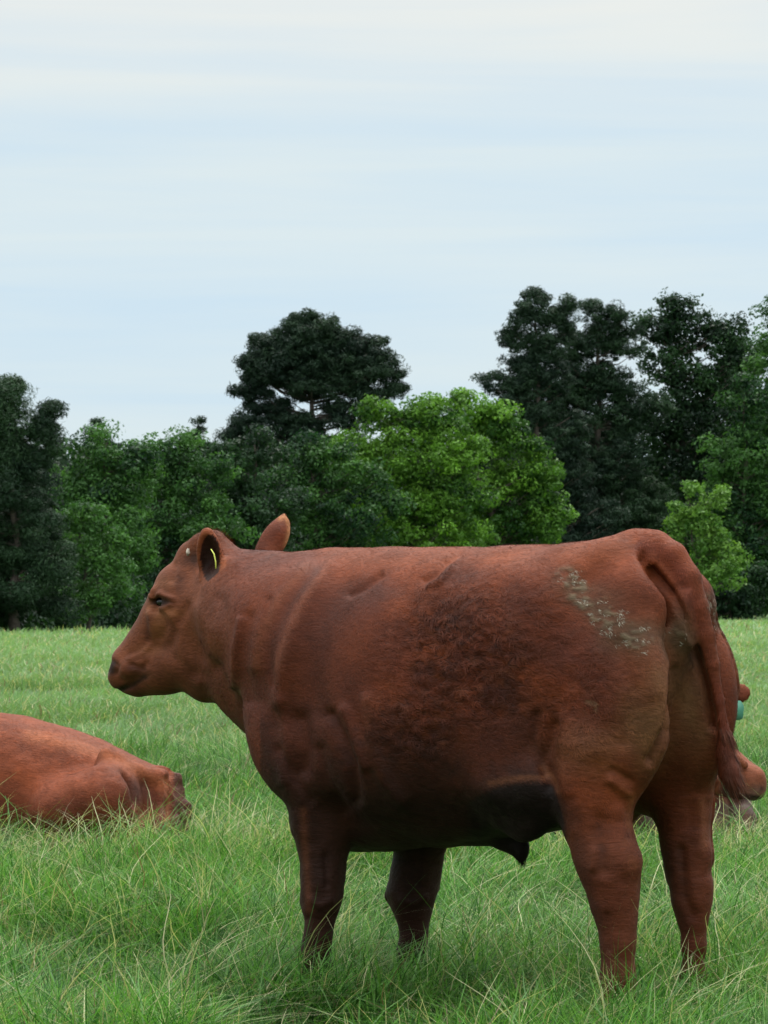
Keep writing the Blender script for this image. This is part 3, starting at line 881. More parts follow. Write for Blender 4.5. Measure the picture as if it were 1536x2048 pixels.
# ear tag: a thin yellow plate hanging inside the ear, seen almost edge-on
tp = [(422, 1098), (428, 1108), (431, 1122), (432, 1140)]
Pt = [to_root(HD.P(a, b_, .165), bull, B) for a, b_ in tp]
dirv = np.array([.05, -1, 0.0]); Vt = []; 
for p_ in Pt:
    for w_ in (-.003, .022):
        for q_ in (-.0022, .0022):
            Vt.append(p_ + dirv * w_ * -1 + np.array([q_, 0, 0]))
Vt = np.array(Vt); Ft = []
for i in range(len(Pt) - 1):
    a = i * 4; Ft += [(a, a + 4, a + 5, a + 1), (a + 2, a + 3, a + 7, a + 6), (a, a + 2, a + 6, a + 4), (a + 1, a + 5, a + 7, a + 3)]
Ft += [(0, 1, 3, 2), (12, 14, 15, 13)]
mesh_np('ear_tag', Vt, [np.array(Ft)], M_TAGY, bull, smooth=False)

# cloven hooves
def hoof_mesh(c, ang, s=1.0):
    out, fac = [], []
    for side_ in (-1, 1):
        n = 14; base = len(out)
        for (z, sc, fw) in ((0, 1.0, .012), (.02, .97, .009), (.045, .86, 0), (.07, .70, -.01)):
            for i in range(n):
                a = 2 * math.pi * i / n
                px_ = (math.cos(a) * .058 * sc + fw) * s + (.02 if math.cos(a) > 0.9 else 0) * s * (1 - z * 10)
                py_ = math.sin(a) * .027 * sc * s + side_ * .028 * s
                out.append((px_, py_, z * s))
        for r in range(3):
            for i in range(n):
                fac.append((base + r * n + i, base + r * n + (i + 1) % n, base + (r + 1) * n + (i + 1) % n, base + (r + 1) * n + i))
        out.append((0, side_ * .028 * s, .075 * s)); k = len(out) - 1
        for i in range(n): fac.append((base + 3 * n + i, base + 3 * n + (i + 1) % n, k, k))
    Vh = np.array(out); ca, sa = math.cos(ang), math.sin(ang)
    Vh[:, :2] = Vh[:, :2] @ np.array([[ca, sa], [-sa, ca]])
    q = np.array([f_ for f_ in fac if f_[2] != f_[3]]); t = np.array([f_[:3] for f_ in fac if f_[2] == f_[3]])
    return Vh + np.asarray(c), [q, t]
for px_, py_, v_ in ((622, 1990, .20), (816, 1990, -.20), (1228, 2060, .195), (1380, 2035, -.19)):
    P_ = bp(px_, py_, v_); P_[2] = 0.0
    Vh, Fh = hoof_mesh(to_root(P_, bull, B), B.rz)
    mesh_np('hoof', Vh, Fh, M_HOOF, bull)

# ------------------------------------------------------------------ the cow lying at the left
def ribcoat(V, nrm, base, dark):
    n1 = vnoise(V + 3, 5); n2 = vnoise(V + 7, 15)
    C = np.tile(np.array(base), (len(V), 1))
    a = np.clip(.35 - n1 * .8 + n2 * .3, 0, 1)[:, None]
    return C * (1 - a * .6) + np.array(dark) * a * .6

LC = Frame((-1.05, 16.3), math.radians(15))
fl = Field((-0.35, -.55, -.06), (2.75, .62, 1.05), .0125)
st = [(372, 1605, 1660, .03), (364, 1582, 1690, .08), (348, 1556, 1705, .15), (330, 1541, 1708, .21), (300, 1531, 1710, .25), (262, 1513, 1710, .30), (197, 1480, 1710, .35), (131, 1454, 1712, .38), (55, 1434, 1712, .40),
      (0, 1426, 1712, .41), (-100, 1420, 1712, .40), (-200, 1424, 1710, .36), (-270, 1440, 1705, .30), (-320, 1470, 1690, .22), (-350, 1510, 1660, .12)]
U, ZT, ZB, WW = [], [], [], []
for px, t, bo, w in st:
    a = LC.uv(px, t, 0); c = LC.uv(px, bo, 0)
    U.append(a[0]); ZT.append(a[2]); ZB.append(c[2]); WW.append(w)
fl.loft(U, ZT, ZB, WW, nn=2.2, k=.02, zw=.42)
def lp(px, py, v): return LC.uv(px, py, v)
def lc(a, b_, k=.04, sub=False):
    A = lp(*a[:3]); C_ = lp(*b_[:3]); fl.cap(A, LC.m(a[3], A), C_, LC.m(b_[3], C_), k, sub)
for s in (1, -1):
    lc((215, 1515, .24 * s, 22), (262, 1540, .20 * s, 15), .05)          # hip bone
    lc((262, 1540, .20 * s, 13), (325, 1560, .14 * s, 15), .05)
    lc((322, 1560, .12 * s, 22), (330, 1640, .16 * s, 30), .05)          # buttock
lc((210, 1600, .36, 75), (120, 1620, .40, 62), .08)                      # near thigh and stifle
lc((110, 1640, .42, 30), (230, 1685, .40, 20), .04)                      # folded hind leg
lc((230, 1688, .40, 17), (160, 1698, .44, 13), .03)
lc((330, 1650, .20, 28), (250, 1675, .34, 26), .05)
lc((322, 1540, 0, 12), (352, 1556, -.02, 12), .03)                       # tail
for a, b_ in zip([(352, 1556, -.02, 12), (364, 1580, -.03, 9), (367, 1615, -.02, 8), (358, 1660, .03, 8)], [(364, 1580, -.03, 9), (367, 1615, -.02, 8), (358, 1660, .03, 8), (345, 1685, .08, 12)]):
    lc(a, b_, .012)
P_ = lp(268, 1578, .37); fl.ell(P_, (.08, .03, .08), k=.08, sub=True)    # hollow before the pin bone
P_ = lp(344, 1600, .16); fl.ell(P_, (.02, .05, .12), k=.03, sub=True)
# forequarter, neck and head, beyond the left edge of the photograph
lc((-250, 1540, .28, 90), (-230, 1640, .30, 60), .08); lc((-250, 1540, -.28, 90), (-230, 1640, -.30, 60), .08)
lc((-250, 1680, .32, 26), (-360, 1692, .26, 22), .03); lc((-360, 1692, .26, 20), (-270, 1698, .34, 15), .03)
lc((-260, 1490, 0, 95), (-420, 1420, 0, 58), .08)
lc((-430, 1390, 0, 42), (-470, 1440, 0, 38), .04); lc((-470, 1440, 0, 38), (-525, 1510, 0, 25), .03)
for s in (1, -1):
    A = lp(-420, 1375, .06 * s); fl.cap(A, .025, A + np.array([-.02, .16 * s, .01]), .02, .03)
    A = lp(-420, 1375, .15 * s); fl.ell(A + np.array([0, .02 * s, 0]), (.035, .08, .03), k=.02)
Vc, Qc = fl.mesh(); Vc = lap(Vc, Qc, 1, .5)
n_ = vnormals(Vc, Qc)
x, y = LC.pix(Vc)
endw = np.clip((x - 318) / 20, 0, 1)
Vc = Vc + n_ * (.006 * vnoise(Vc, 9) + .003 * vnoise(Vc, 24) + endw * (.014 * vnoise(Vc, 22) + .007 * vnoise(Vc, 48)) - .010 * endw - .012 * np.exp(-(seg_dist(x, y, [(336, 1552), (343, 1590), (338, 1660)]) / 7)**2)
                - .008 * np.exp(-(seg_dist(x, y, [(60, 1500), (130, 1530), (200, 1545)]) / 20)**2))[:, None]
n_ = vnormals(Vc, Qc)
Cc = ribcoat(Vc, n_, (.22, .052, .018), (.09, .024, .012))
x, y = LC.pix(Vc)
def lpaint(col, w):
    global Cc
    w = np.clip(w, 0, 1)[:, None]; Cc = Cc * (1 - w) + np.array(col) * w
lpaint((.07, .032, .024), .85 * np.exp(-(((x - 275) / 26)**2 + ((y - 1580) / 34)**2)**1.3))  # shade painted into the hollow before the pin bone
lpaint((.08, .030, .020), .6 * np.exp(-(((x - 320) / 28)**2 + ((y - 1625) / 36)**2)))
lpaint((.075, .035, .024), .85 * np.clip((x - 342) / 8, 0, 1)); lpaint((.10, .028, .014), .55 * np.clip((y - 1560) / 90, 0, 1)); lpaint((.34, .12, .055), .7 * np.exp(-(seg_dist(x, y, [(330, 1556), (336, 1600), (333, 1650)]) / 5)**2))  # includes a highlight painted down the buttock edge
lpaint((.33, .10, .04), .7 * np.exp(-(seg_dist(x, y, [(60, 1470), (150, 1490), (240, 1520), (285, 1545), (325, 1570)]) / 14)**2))  # highlight painted along the hip ridge
resting = empty('cow', tuple(LC.world(np.array([.9, 0, 0.0]))), 0)
tag(resting, 'red cow lying in the grass at the left, cut off by the picture edge', 'cow')
mesh_fur('body', Vc, Qc, n_, np.clip(Cc, .004, .9), np.clip(.15 + .3 * vnoise(Vc, 4), 0, .35), np.full(len(Vc), .015), np.tile(np.array([-.8, 0, -.6]), (len(Vc), 1)), 110000, LC, resting, .0018, seed=2)
for s in (1, -1):
    Vs, Fs = sphere_np(to_root(lp(-474, 1425, .058 * s), resting, LC), (.018,) * 3)
    mesh_np('eye', Vs, Fs, M_EYE, resting)

# ------------------------------------------------------------------ the cow resting behind the bull's tail
RC = Frame((1.50, 16.6), math.radians(240))
fr_ = Field((-1.25, -.65, -.06), (1.05, .80, 1.02), .0125)
def rp(px, py, d): return W2L(RC, px_world(px, py, d))
def rcap(a, b_, k=.04, sub=False):
    fr_.cap(rp(*a[:3]), a[3] * a[2] / FPX, rp(*b_[:3]), b_[3] * b_[2] / FPX, k, sub)
fr_.loft([-1.22, -1.1, -.85, -.45, 0, .22, .38, .46], [.40, .55, .66, .70, .70, .66, .55, .40], [.1, -.02, -.04, -.04, -.04, -.02, .06, .2],
         [.06, .20, .31, .34, .31, .26, .18, .08], nn=2.2, k=.02, zw=.42)
rcap((1345, 1480, 16.4, 75), (1400, 1430, 16.15, 52), .08)
rcap((1410, 1412, 16.05, 40), (1416, 1497, 16.0, 42), .03)
rcap((1416, 1497, 16.0, 41), (1500, 1566, 15.85, 31), .03)
rcap((1504, 1560, 15.85, 29), (1507, 1574, 15.85, 27), .02)
rcap((1480, 1588, 15.9, 12), (1430, 1560, 15.98, 30), .03)
rcap((1520, 1580, 15.70, 7), (1528, 1574, 15.72, 6), .012, True)
rcap((1528, 1596, 15.72, 2.5), (1490, 1588, 15.72, 3), .012, True)
rcap((1455, 1500, 15.80, 8), (1490, 1530, 15.78, 7), .02)
rcap((1440, 1560, 16.2, 50), (1455, 1640, 16.2, 44), .06)                 # chest and knees
rcap((1470, 1605, 16.25, 28), (1484, 1640, 16.1, 25), .03)
rcap((1484, 1640, 16.08, 27), (1480, 1675, 16.05, 24), .03)
rcap((1432, 1600, 16.1, 22), (1436, 1670, 16.0, 22), .015)
rcap((1480, 1672, 16.05, 26), (1430, 1690, 16.1, 18), .03)
rcap((1330, 1630, 16.1, 40), (1360, 1680, 15.9, 28), .05)
rcap((1440, 1390, 16.05, 14), (1462, 1388, 16.05, 16), .02)
A = rp(1477, 1388, 16.05)
R_ = np.array([W2L(RC, px_world(1500, 1380, 16.0)) - W2L(RC, px_world(1450, 1392, 16.1))]); e = R_[0] / np.linalg.norm(R_[0])
up = np.array([0, 0, 1.0]); up = up - e * (up @ e); up /= np.linalg.norm(up)
fr_.ell(A, (.076, .054, .017), np.array([e, up, np.cross(e, up)]), k=.015)
A = rp(1362, 1392, 16.25); fr_.ell(A, (.07, .045, .018), np.array([e, up, np.cross(e, up)]), k=.02); rcap((1395, 1395, 16.15, 16), (1370, 1392, 16.22, 14), .03)
Vr, Qr = fr_.mesh(); Vr = lap(Vr, Qr, 1, .5); n_ = vnormals(Vr, Qr)
Vr = Vr + n_ * (.006 * vnoise(Vr, 9) + .003 * vnoise(Vr, 24))[:, None]
Cc = ribcoat(Vr, n_, (.150, .062, .036), (.055, .028, .019))
x, y = RC.pix(Vr)
hd = (RC.world(Vr)[:, 1] < 16.35) & (y < 1600)
lpaint((.21, .060, .025), .9 * np.clip((1612 - y) / 16, 0, 1) * np.clip((x - 1360) / 40, 0, 1) * np.clip((16.4 - RC.world(Vr)[:, 1]) / .12, 0, 1))
lpaint((.12, .085, .066), .8 * np.clip((y - 1600) / 14, 0, 1) * np.clip(.8 + vnoise(Vr * np.array([1, 1, .3]), 30), 0, 1))
lpaint((.20, .11, .09), .8 * np.exp(-(((x - 1512) / 20)**2 + ((y - 1585) / 16)**2)))
lpaint((.030, .018, .014), .9 * np.exp(-(seg_dist(x, y, [(1450, 1580), (1480, 1596), (1510, 1608)]) / 13)**2))  # shade under the muzzle and jaw painted in
lpaint((.015, .01, .008), .95 * (np.exp(-(((x - 1524) / 5)**2 + ((y - 1577) / 4)**2)) + np.exp(-(seg_dist(x, y, [(1490, 1590), (1528, 1597)]) / 3)**2)))
lpaint((.07, .04, .03), .8 * np.exp(-(seg_dist(x, y, [(1500, 1600), (1506, 1660)]) / 8)**2) + .6 * np.exp(-(seg_dist(x, y, [(1440, 1610), (1452, 1680)]) / 8)**2))
lpaint((.16, .035, .020), .7 * np.exp(-(seg_dist(x, y, [(1475, 1390), (1495, 1385)]) / 14)**2))
behind = empty('cow', tuple(RC.world(np.array([-.3, 0, 0.0]))), 0)
tag(behind, 'brown cow with a green ear tag resting behind the tail of the standing bull', 'cow')
mesh_fur('body', Vr, Qr, n_, np.clip(Cc, .004, .9), np.full(len(Vr), .1), np.full(len(Vr), .014), np.tile(np.array([-.6, 0, -.8]), (len(Vr), 1)), 60000, RC, behind, .0018, seed=3)
Vs, Fs = sphere_np(to_root(rp(1441, 1482, 15.88), behind, RC), (.018,) * 3)
mesh_np('eye', Vs, Fs, M_EYE, behind)
# the tag: a rounded plate hanging from the ear
out = [(1462, 1398), (1482, 1402), (1488, 1412), (1486, 1436), (1480, 1440), (1462, 1440), (1456, 1434), (1456, 1406)]
F_ = [to_root(rp(a, b_, 15.99), behind, RC) for a, b_ in out]; K_ = [to_root(rp(a, b_, 16.0), behind, RC) for a, b_ in out]
n8 = len(out); Vt = np.array(F_ + K_ + [np.mean(F_, 0), np.mean(K_, 0)])
mesh_np('ear_tag', Vt, [np.array([(i, (i + 1) % n8, (i + 1) % n8 + n8, i + n8) for i in range(n8)]),
                        np.array([((i + 1) % n8, i, 2 * n8) for i in range(n8)] + [(i + n8, (i + 1) % n8 + n8, 2 * n8 + 1) for i in range(n8)])], M_TAGG, behind, smooth=False)
LIE = [(LC, -.25, 2.1, .36), (RC, -1.2, .4, .26)]

# ------------------------------------------------------------------ ground
def ground_mat():
    m, t, N, L = new_mat('pasture_soil')
    out = N('ShaderNodeOutputMaterial'); p = N('ShaderNodeBsdfPrincipled')
    L(p.outputs[0], out.inputs[0])
    tc = N('ShaderNodeTexCoord')
    n1 = N('ShaderNodeTexNoise'); n1.inputs['Scale'].default_value = 0.25; n1.inputs['Detail'].default_value = 8
    n2 = N('ShaderNodeTexNoise'); n2.inputs['Scale'].default_value = 9; n2.inputs['Detail'].default_value = 8
    L(tc.outputs['Object'], n1.inputs['Vector']); L(tc.outputs['Object'], n2.inputs['Vector'])
    r = N('ShaderNodeValToRGB')
    r.color_ramp.elements[0].position = .3; r.color_ramp.elements[0].color = (.08, .15, .045, 1)
    r.color_ramp.elements[1].position = .7; r.color_ramp.elements[1].color = (.15, .23, .09, 1)
    L(n1.outputs['Fac'], r.inputs[0])
    r2 = N('ShaderNodeMapRange'); r2.inputs[1].default_value = .3; r2.inputs[2].default_value = .7; r2.inputs[3].default_value = .7; r2.inputs[4].default_value = 1.15
    L(n2.outputs['Fac'], r2.inputs[0])
    # bare soil shows between the blades near the animals
    sp = N('ShaderNodeSeparateXYZ'); L(tc.outputs['Object'], sp.inputs[0])
    far = N('ShaderNodeMapRange'); far.inputs[1].default_value = 30; far.inputs[2].default_value = 90
    L(sp.outputs['Y'], far.inputs[0])
    mx = N('ShaderNodeMix'); mx.data_type = 'RGBA'; mx.inputs['A'].default_value = (.040, .078, .020, 1)
    L(far.outputs[0], mx.inputs['Factor']); L(r.outputs[0], mx.inputs['B'])
    v = N('ShaderNodeVectorMath'); v.operation = 'SCALE'; L(mx.outputs['Result'], v.inputs[0]); L(r2.outputs[0], v.inputs['Scale'])
    L(v.outputs[0], p.inputs['Base Color'])
    p.inputs['Roughness'].default_value = .95
    bm = N('ShaderNodeBump'); bm.inputs['Strength'].default_value = .8; bm.inputs['Distance'].default_value = .1
    L(n2.outputs['Fac'], bm.inputs['Height']); L(bm.outputs[0], p.inputs['Normal'])
    return m

def ground_z(X, Y):
    """gentle unevenness, flat to a few centimetres round the animals"""
    a = np.clip((Y - 14) / 30, 0, 1)
    return a * (.10 * np.sin(X * .11 + 1.3) * np.cos(Y * .07) + .06 * np.sin(X * .31 + Y * .05)) - .015 * np.sin(X * 2.1) * np.sin(Y * 1.7) * (1 - a)

gx = np.concatenate([np.linspace(-1500, -120, 12), np.linspace(-100, 100, 101), np.linspace(120, 1500, 12)])
gy = np.concatenate([np.linspace(-60, 4, 8), np.linspace(5, 60, 111), np.linspace(62, 300, 80), np.linspace(330, 2500, 12)])
GX, GY = np.meshgrid(gx, gy, indexing='ij')
GZ = np.where((np.abs(GX) < 110) & (GY < 320), ground_z(GX, GY), 0)
Vg = np.stack([GX, GY, GZ], -1).reshape(-1, 3)
ii, jj = np.meshgrid(np.arange(len(gx) - 1), np.arange(len(gy) - 1), indexing='ij')
k0 = (ii * len(gy) + jj).ravel()
ground = mesh_np('ground', Vg, [np.stack([k0, k0 + len(gy), k0 + len(gy) + 1, k0 + 1], 1)], ground_mat())
tag(ground, 'open pasture soil under the green grass running back to the wood', 'ground', kind='structure')

# ------------------------------------------------------------------ grass: real blades, finer and denser near the animals
def noise2(X, Y, sc, o=0.0):
    return vnoise(np.stack([X, Y, np.full_like(X, o)], 1), sc)

def blades(n, y0, y1, hmin, hmax, wid, seg, margin, curl_=1.0, straw=.06, pale=0.0, power=1.0):
    u = rng.random(n)
    Y = y0 + (y1 - y0) * u**power
    half = .121 * Y * margin + .5
    X = (rng.random(n) * 2 - 1) * half
    tuft = noise2(X, Y, 1.1) * .5 + noise2(X, Y, 3.3, 4) * .5
    big = noise2(X, Y, .22, 9)
    keep = rng.random(n) < np.clip(.66 + tuft * 1.7, .10, 1)
    for fr, u0, u1, w in LIE:         # no blades inside the lying animals
        P = W2L(fr, np.stack([X, Y, X * 0], 1))
        keep &= ~((np.abs(P[:, 1]) < w) & (P[:, 0] > u0) & (P[:, 0] < u1))
    X, Y, tuft, big = X[keep], Y[keep], tuft[keep], big[keep]; n = len(X)
    H = (hmin + (hmax - hmin) * rng.random(n)**1.6) * (1 + .75 * tuft)
    lean = (.12 + 1.25 * rng.random(n)) * curl_
    az = rng.random(n) * 2 * np.pi; az = np.where(rng.random(n) < .5, 3.0 * noise2(X, Y, .9, 2) + .8 * rng.standard_normal(n), az)
    D = np.stack([np.cos(az), np.sin(az)], 1)
    fa = az + np.pi / 2 + rng.standard_normal(n) * .6
    W_ = np.stack([np.cos(fa), np.sin(fa)], 1) * (wid * (.6 + .9 * rng.random(n)))[:, None] * .5
    Z0 = ground_z(X, Y) - .01
    sway = rng.standard_normal(n) * .24 * H
    rows = []
    for k in range(seg + 1):
        t = k / seg
        off = lean * H * t**2
        z = Z0 + H * (t - .36 * np.clip(lean, 0, 1.9) * t**2)
        cx = X + D[:, 0] * off + W_[:, 0] / wid * sway * math.sin(t * 4.2) ; cyy = Y + D[:, 1] * off + W_[:, 1] / wid * sway * math.sin(t * 4.2)
        wk = (1 - .85 * t**1.5) if k < seg else 0.0
        if k < seg:
            rows.append(np.stack([cx - W_[:, 0] * wk, cyy - W_[:, 1] * wk, z], 1)); rows.append(np.stack([cx + W_[:, 0] * wk, cyy + W_[:, 1] * wk, z], 1))
        else:
            rows.append(np.stack([cx, cyy, z], 1))
    m = len(rows); Vb = np.stack(rows, 1)
    base = np.arange(n)[:, None] * m
    quads = [base + np.array([2 * k, 2 * k + 1, 2 * k + 3, 2 * k + 2]) for k in range(seg - 1)]
    quads = np.concatenate(quads) if quads else np.zeros((0, 4), int)
    tris = base + np.array([2 * seg - 2, 2 * seg - 1, 2 * seg])
    g0 = np.array([.030, .105, .014]); g1 = np.array([.105, .265, .042]); g2 = np.array([.008, .038, .010]); st = np.array([.45, .44, .25]); br = np.array([.16, .12, .07])
    pl = np.array([.190, .305, .135])
    c = np.tile(g0, (n, 1)); a = rng.random(n)[:, None]
    c = c * (1 - a) + (g1 * (a > .5) + g2 * (a <= .5)) * a
    c = c * (1 + .35 * tuft[:, None] + .22 * big[:, None])
    c = c * (1 - pale) + pl * pale * (1 + .12 * tuft[:, None] + .10 * big[:, None])
    s_ = rng.random(n) < straw; c[s_] = st * (.6 + .5 * rng.random((s_.sum(), 1)))
    s_ = rng.random(n) < .025; c[s_] = br
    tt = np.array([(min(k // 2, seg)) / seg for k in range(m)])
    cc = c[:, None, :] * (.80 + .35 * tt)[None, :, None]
    return Vb.reshape(-1, 3), quads, tris, cc.reshape(-1, 3)

def ring(n, x0, x1, y0, y1, skip, hmin, hmax, wid, seg, pale):
    """sparser grass to both sides of the pasture that the photograph shows"""
    v, q, t, c = blades(n, y0, y1, hmin, hmax, wid, seg, 1.0, straw=.05, pale=pale)
    k = seg * 2 + 1; m = len(v) // k; v = v.reshape(m, k, 3)
    Y = v[:, 0, 1]; X = np.where(rng.random(m) < .5, 1, -1) * (.121 * Y * skip + .4 + rng.random(m) * (x1 + .10 * (Y - y0)))
    X = np.where(rng.random(m) < x0, X, X)
    v[:, :, 0] += (X - v[:, 0, 0])[:, None]
    v = v.reshape(-1, 3)
    return v, q, t, c

def join_blades(name, sets, label):
    V_, Q_, T_, C_ = [], [], [], []; o = 0
    for v, q, t, c in sets:
        V_.append(v); Q_.append(q + o); T_.append(t + o); C_.append(c); o += len(v)
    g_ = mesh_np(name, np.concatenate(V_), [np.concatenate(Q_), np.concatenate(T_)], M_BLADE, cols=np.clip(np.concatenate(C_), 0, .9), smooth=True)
    tag(g_, label, 'grass', kind='stuff')
    return g_

near = [blades(170000, 8.0, 14.5, .09, .25, .0056, 5, 1.35, straw=.03),
        blades(26000, 8.0, 14.5, .12, .30, .0066, 5, 1.35, straw=.03, pale=.5),
        blades(34000, 8.0, 14.5, .18, .34, .0036, 7, 1.35, curl_=1.4, straw=.22),
        blades(5000, 8.2, 16, .25, .46, .0042, 8, 1.3, curl_=1.35, straw=.6),
        blades(190000, 14.3, 26, .09, .26, .008, 3, 1.25, straw=.07, pale=.12),
        blades(5000, 14.4, 16.0, .24, .44, .0058, 6, 1.1, curl_=1.2, straw=.45, pale=.3),
        ring(110000, 0, 3.2, 6.5, 16, 1.30, .10, .26, .007, 3, .15), ring(90000, 0, 6.5, 16, 40, 1.15, .10, .26, .012, 2, .4),
        blades(14000, 6.0, 8.2, .10, .25, .007, 3, 1.5, straw=.05),
        blades(9000, 14.3, 26, .17, .32, .005, 5, 1.25, curl_=1.3, straw=.6, pale=.3)]
join_blades('grass', near, 'tangled green grass with pale bent stems round the hooves of the bull')
farg = [blades(130000, 25.5, 48, .10, .24, .016, 2, 1.2, straw=.13, pale=.6, power=1.1),
        blades(120000, 47, 95, .12, .26, .034, 2, 1.2, straw=.15, pale=.85, power=1.2),
        blades(60000, 94, 235, .14, .30, .09, 1, 1.15, straw=.12, pale=.95, power=1.2)]
join_blades('far_grass', farg, 'smooth pale green pasture grass between the cattle and the wood')

# ------------------------------------------------------------------ trees of the wood
def tree_d(px):
    """the edge of the field runs away to the right"""
    return 116.0 + (232.0 - 116.0) * px / 1500.0

def tube_np(pts, rad, n=7):
    pts = [np.asarray(p, float) for p in pts]; V_, q = [], []
    for i, p in enumerate(pts):
        d = pts[min(i + 1, len(pts) - 1)] - pts[max(i - 1, 0)]; d /= np.linalg.norm(d) + 1e-9
        a = np.cross(d, [0, 1, 0.2]); a /= np.linalg.norm(a) + 1e-9; b_ = np.cross(d, a)
        for k in range(n):
            t = 2 * math.pi * k / n
            V_.append(p + (a * math.cos(t) + b_ * math.sin(t)) * rad[i])
    for i in range(len(pts) - 1):
        for k in range(n):
            q.append((i * n + k, i * n + (k + 1) % n, (i + 1) * n + (k + 1) % n, (i + 1) * n + k))
    return np.array(V_), np.array(q)

def join_np(parts):
    V_, Q_, o = [], [], 0
    for v, q in parts:
        V_.append(v); Q_.append(q + o); o += len(v)
    return np.concatenate(V_), np.concatenate(Q_)

def leaves(cent, rad, n_per, size, r, long_=1.0, droop=0.0, shell=.45, flat=.8):
    """leaf quads spread through clumps; cent (m,3), rad (m,3); faces lean outwards with the clump's surface"""
    m = len(cent); idx = np.repeat(np.arange(m), n_per)
    n = len(idx)
    d = r.standard_normal((n, 3)); d /= np.linalg.norm(d, axis=1, keepdims=True)
    rr = (shell + (1 - shell) * r.random(n))**(1 / 1.5)
    rr = np.where(r.random(n) < .10, rr * (1.05 + .3 * r.random(n)), rr)
    P = cent[idx] + d * rad[idx] * rr[:, None]
    nr = d * 1.0 + r.standard_normal((n, 3)) * .65 + np.array([0, 0, .35])
    nr /= np.linalg.norm(nr, axis=1, keepdims=True)
    a = np.cross(nr, r.standard_normal((n, 3))); a /= np.linalg.norm(a, axis=1, keepdims=True) + 1e-9
    b_ = np.cross(nr, a)
    s = size * (.55 + .9 * r.random(n))[:, None]
    a = a * s * long_; b_ = b_ * s * flat
    V_ = np.stack([P - a, P - b_ * .8 + a * .1, P + a, P + b_ * .8 + a * .1], 1).reshape(-1, 3)
    return V_, np.arange(n * 4).reshape(n, 4), idx

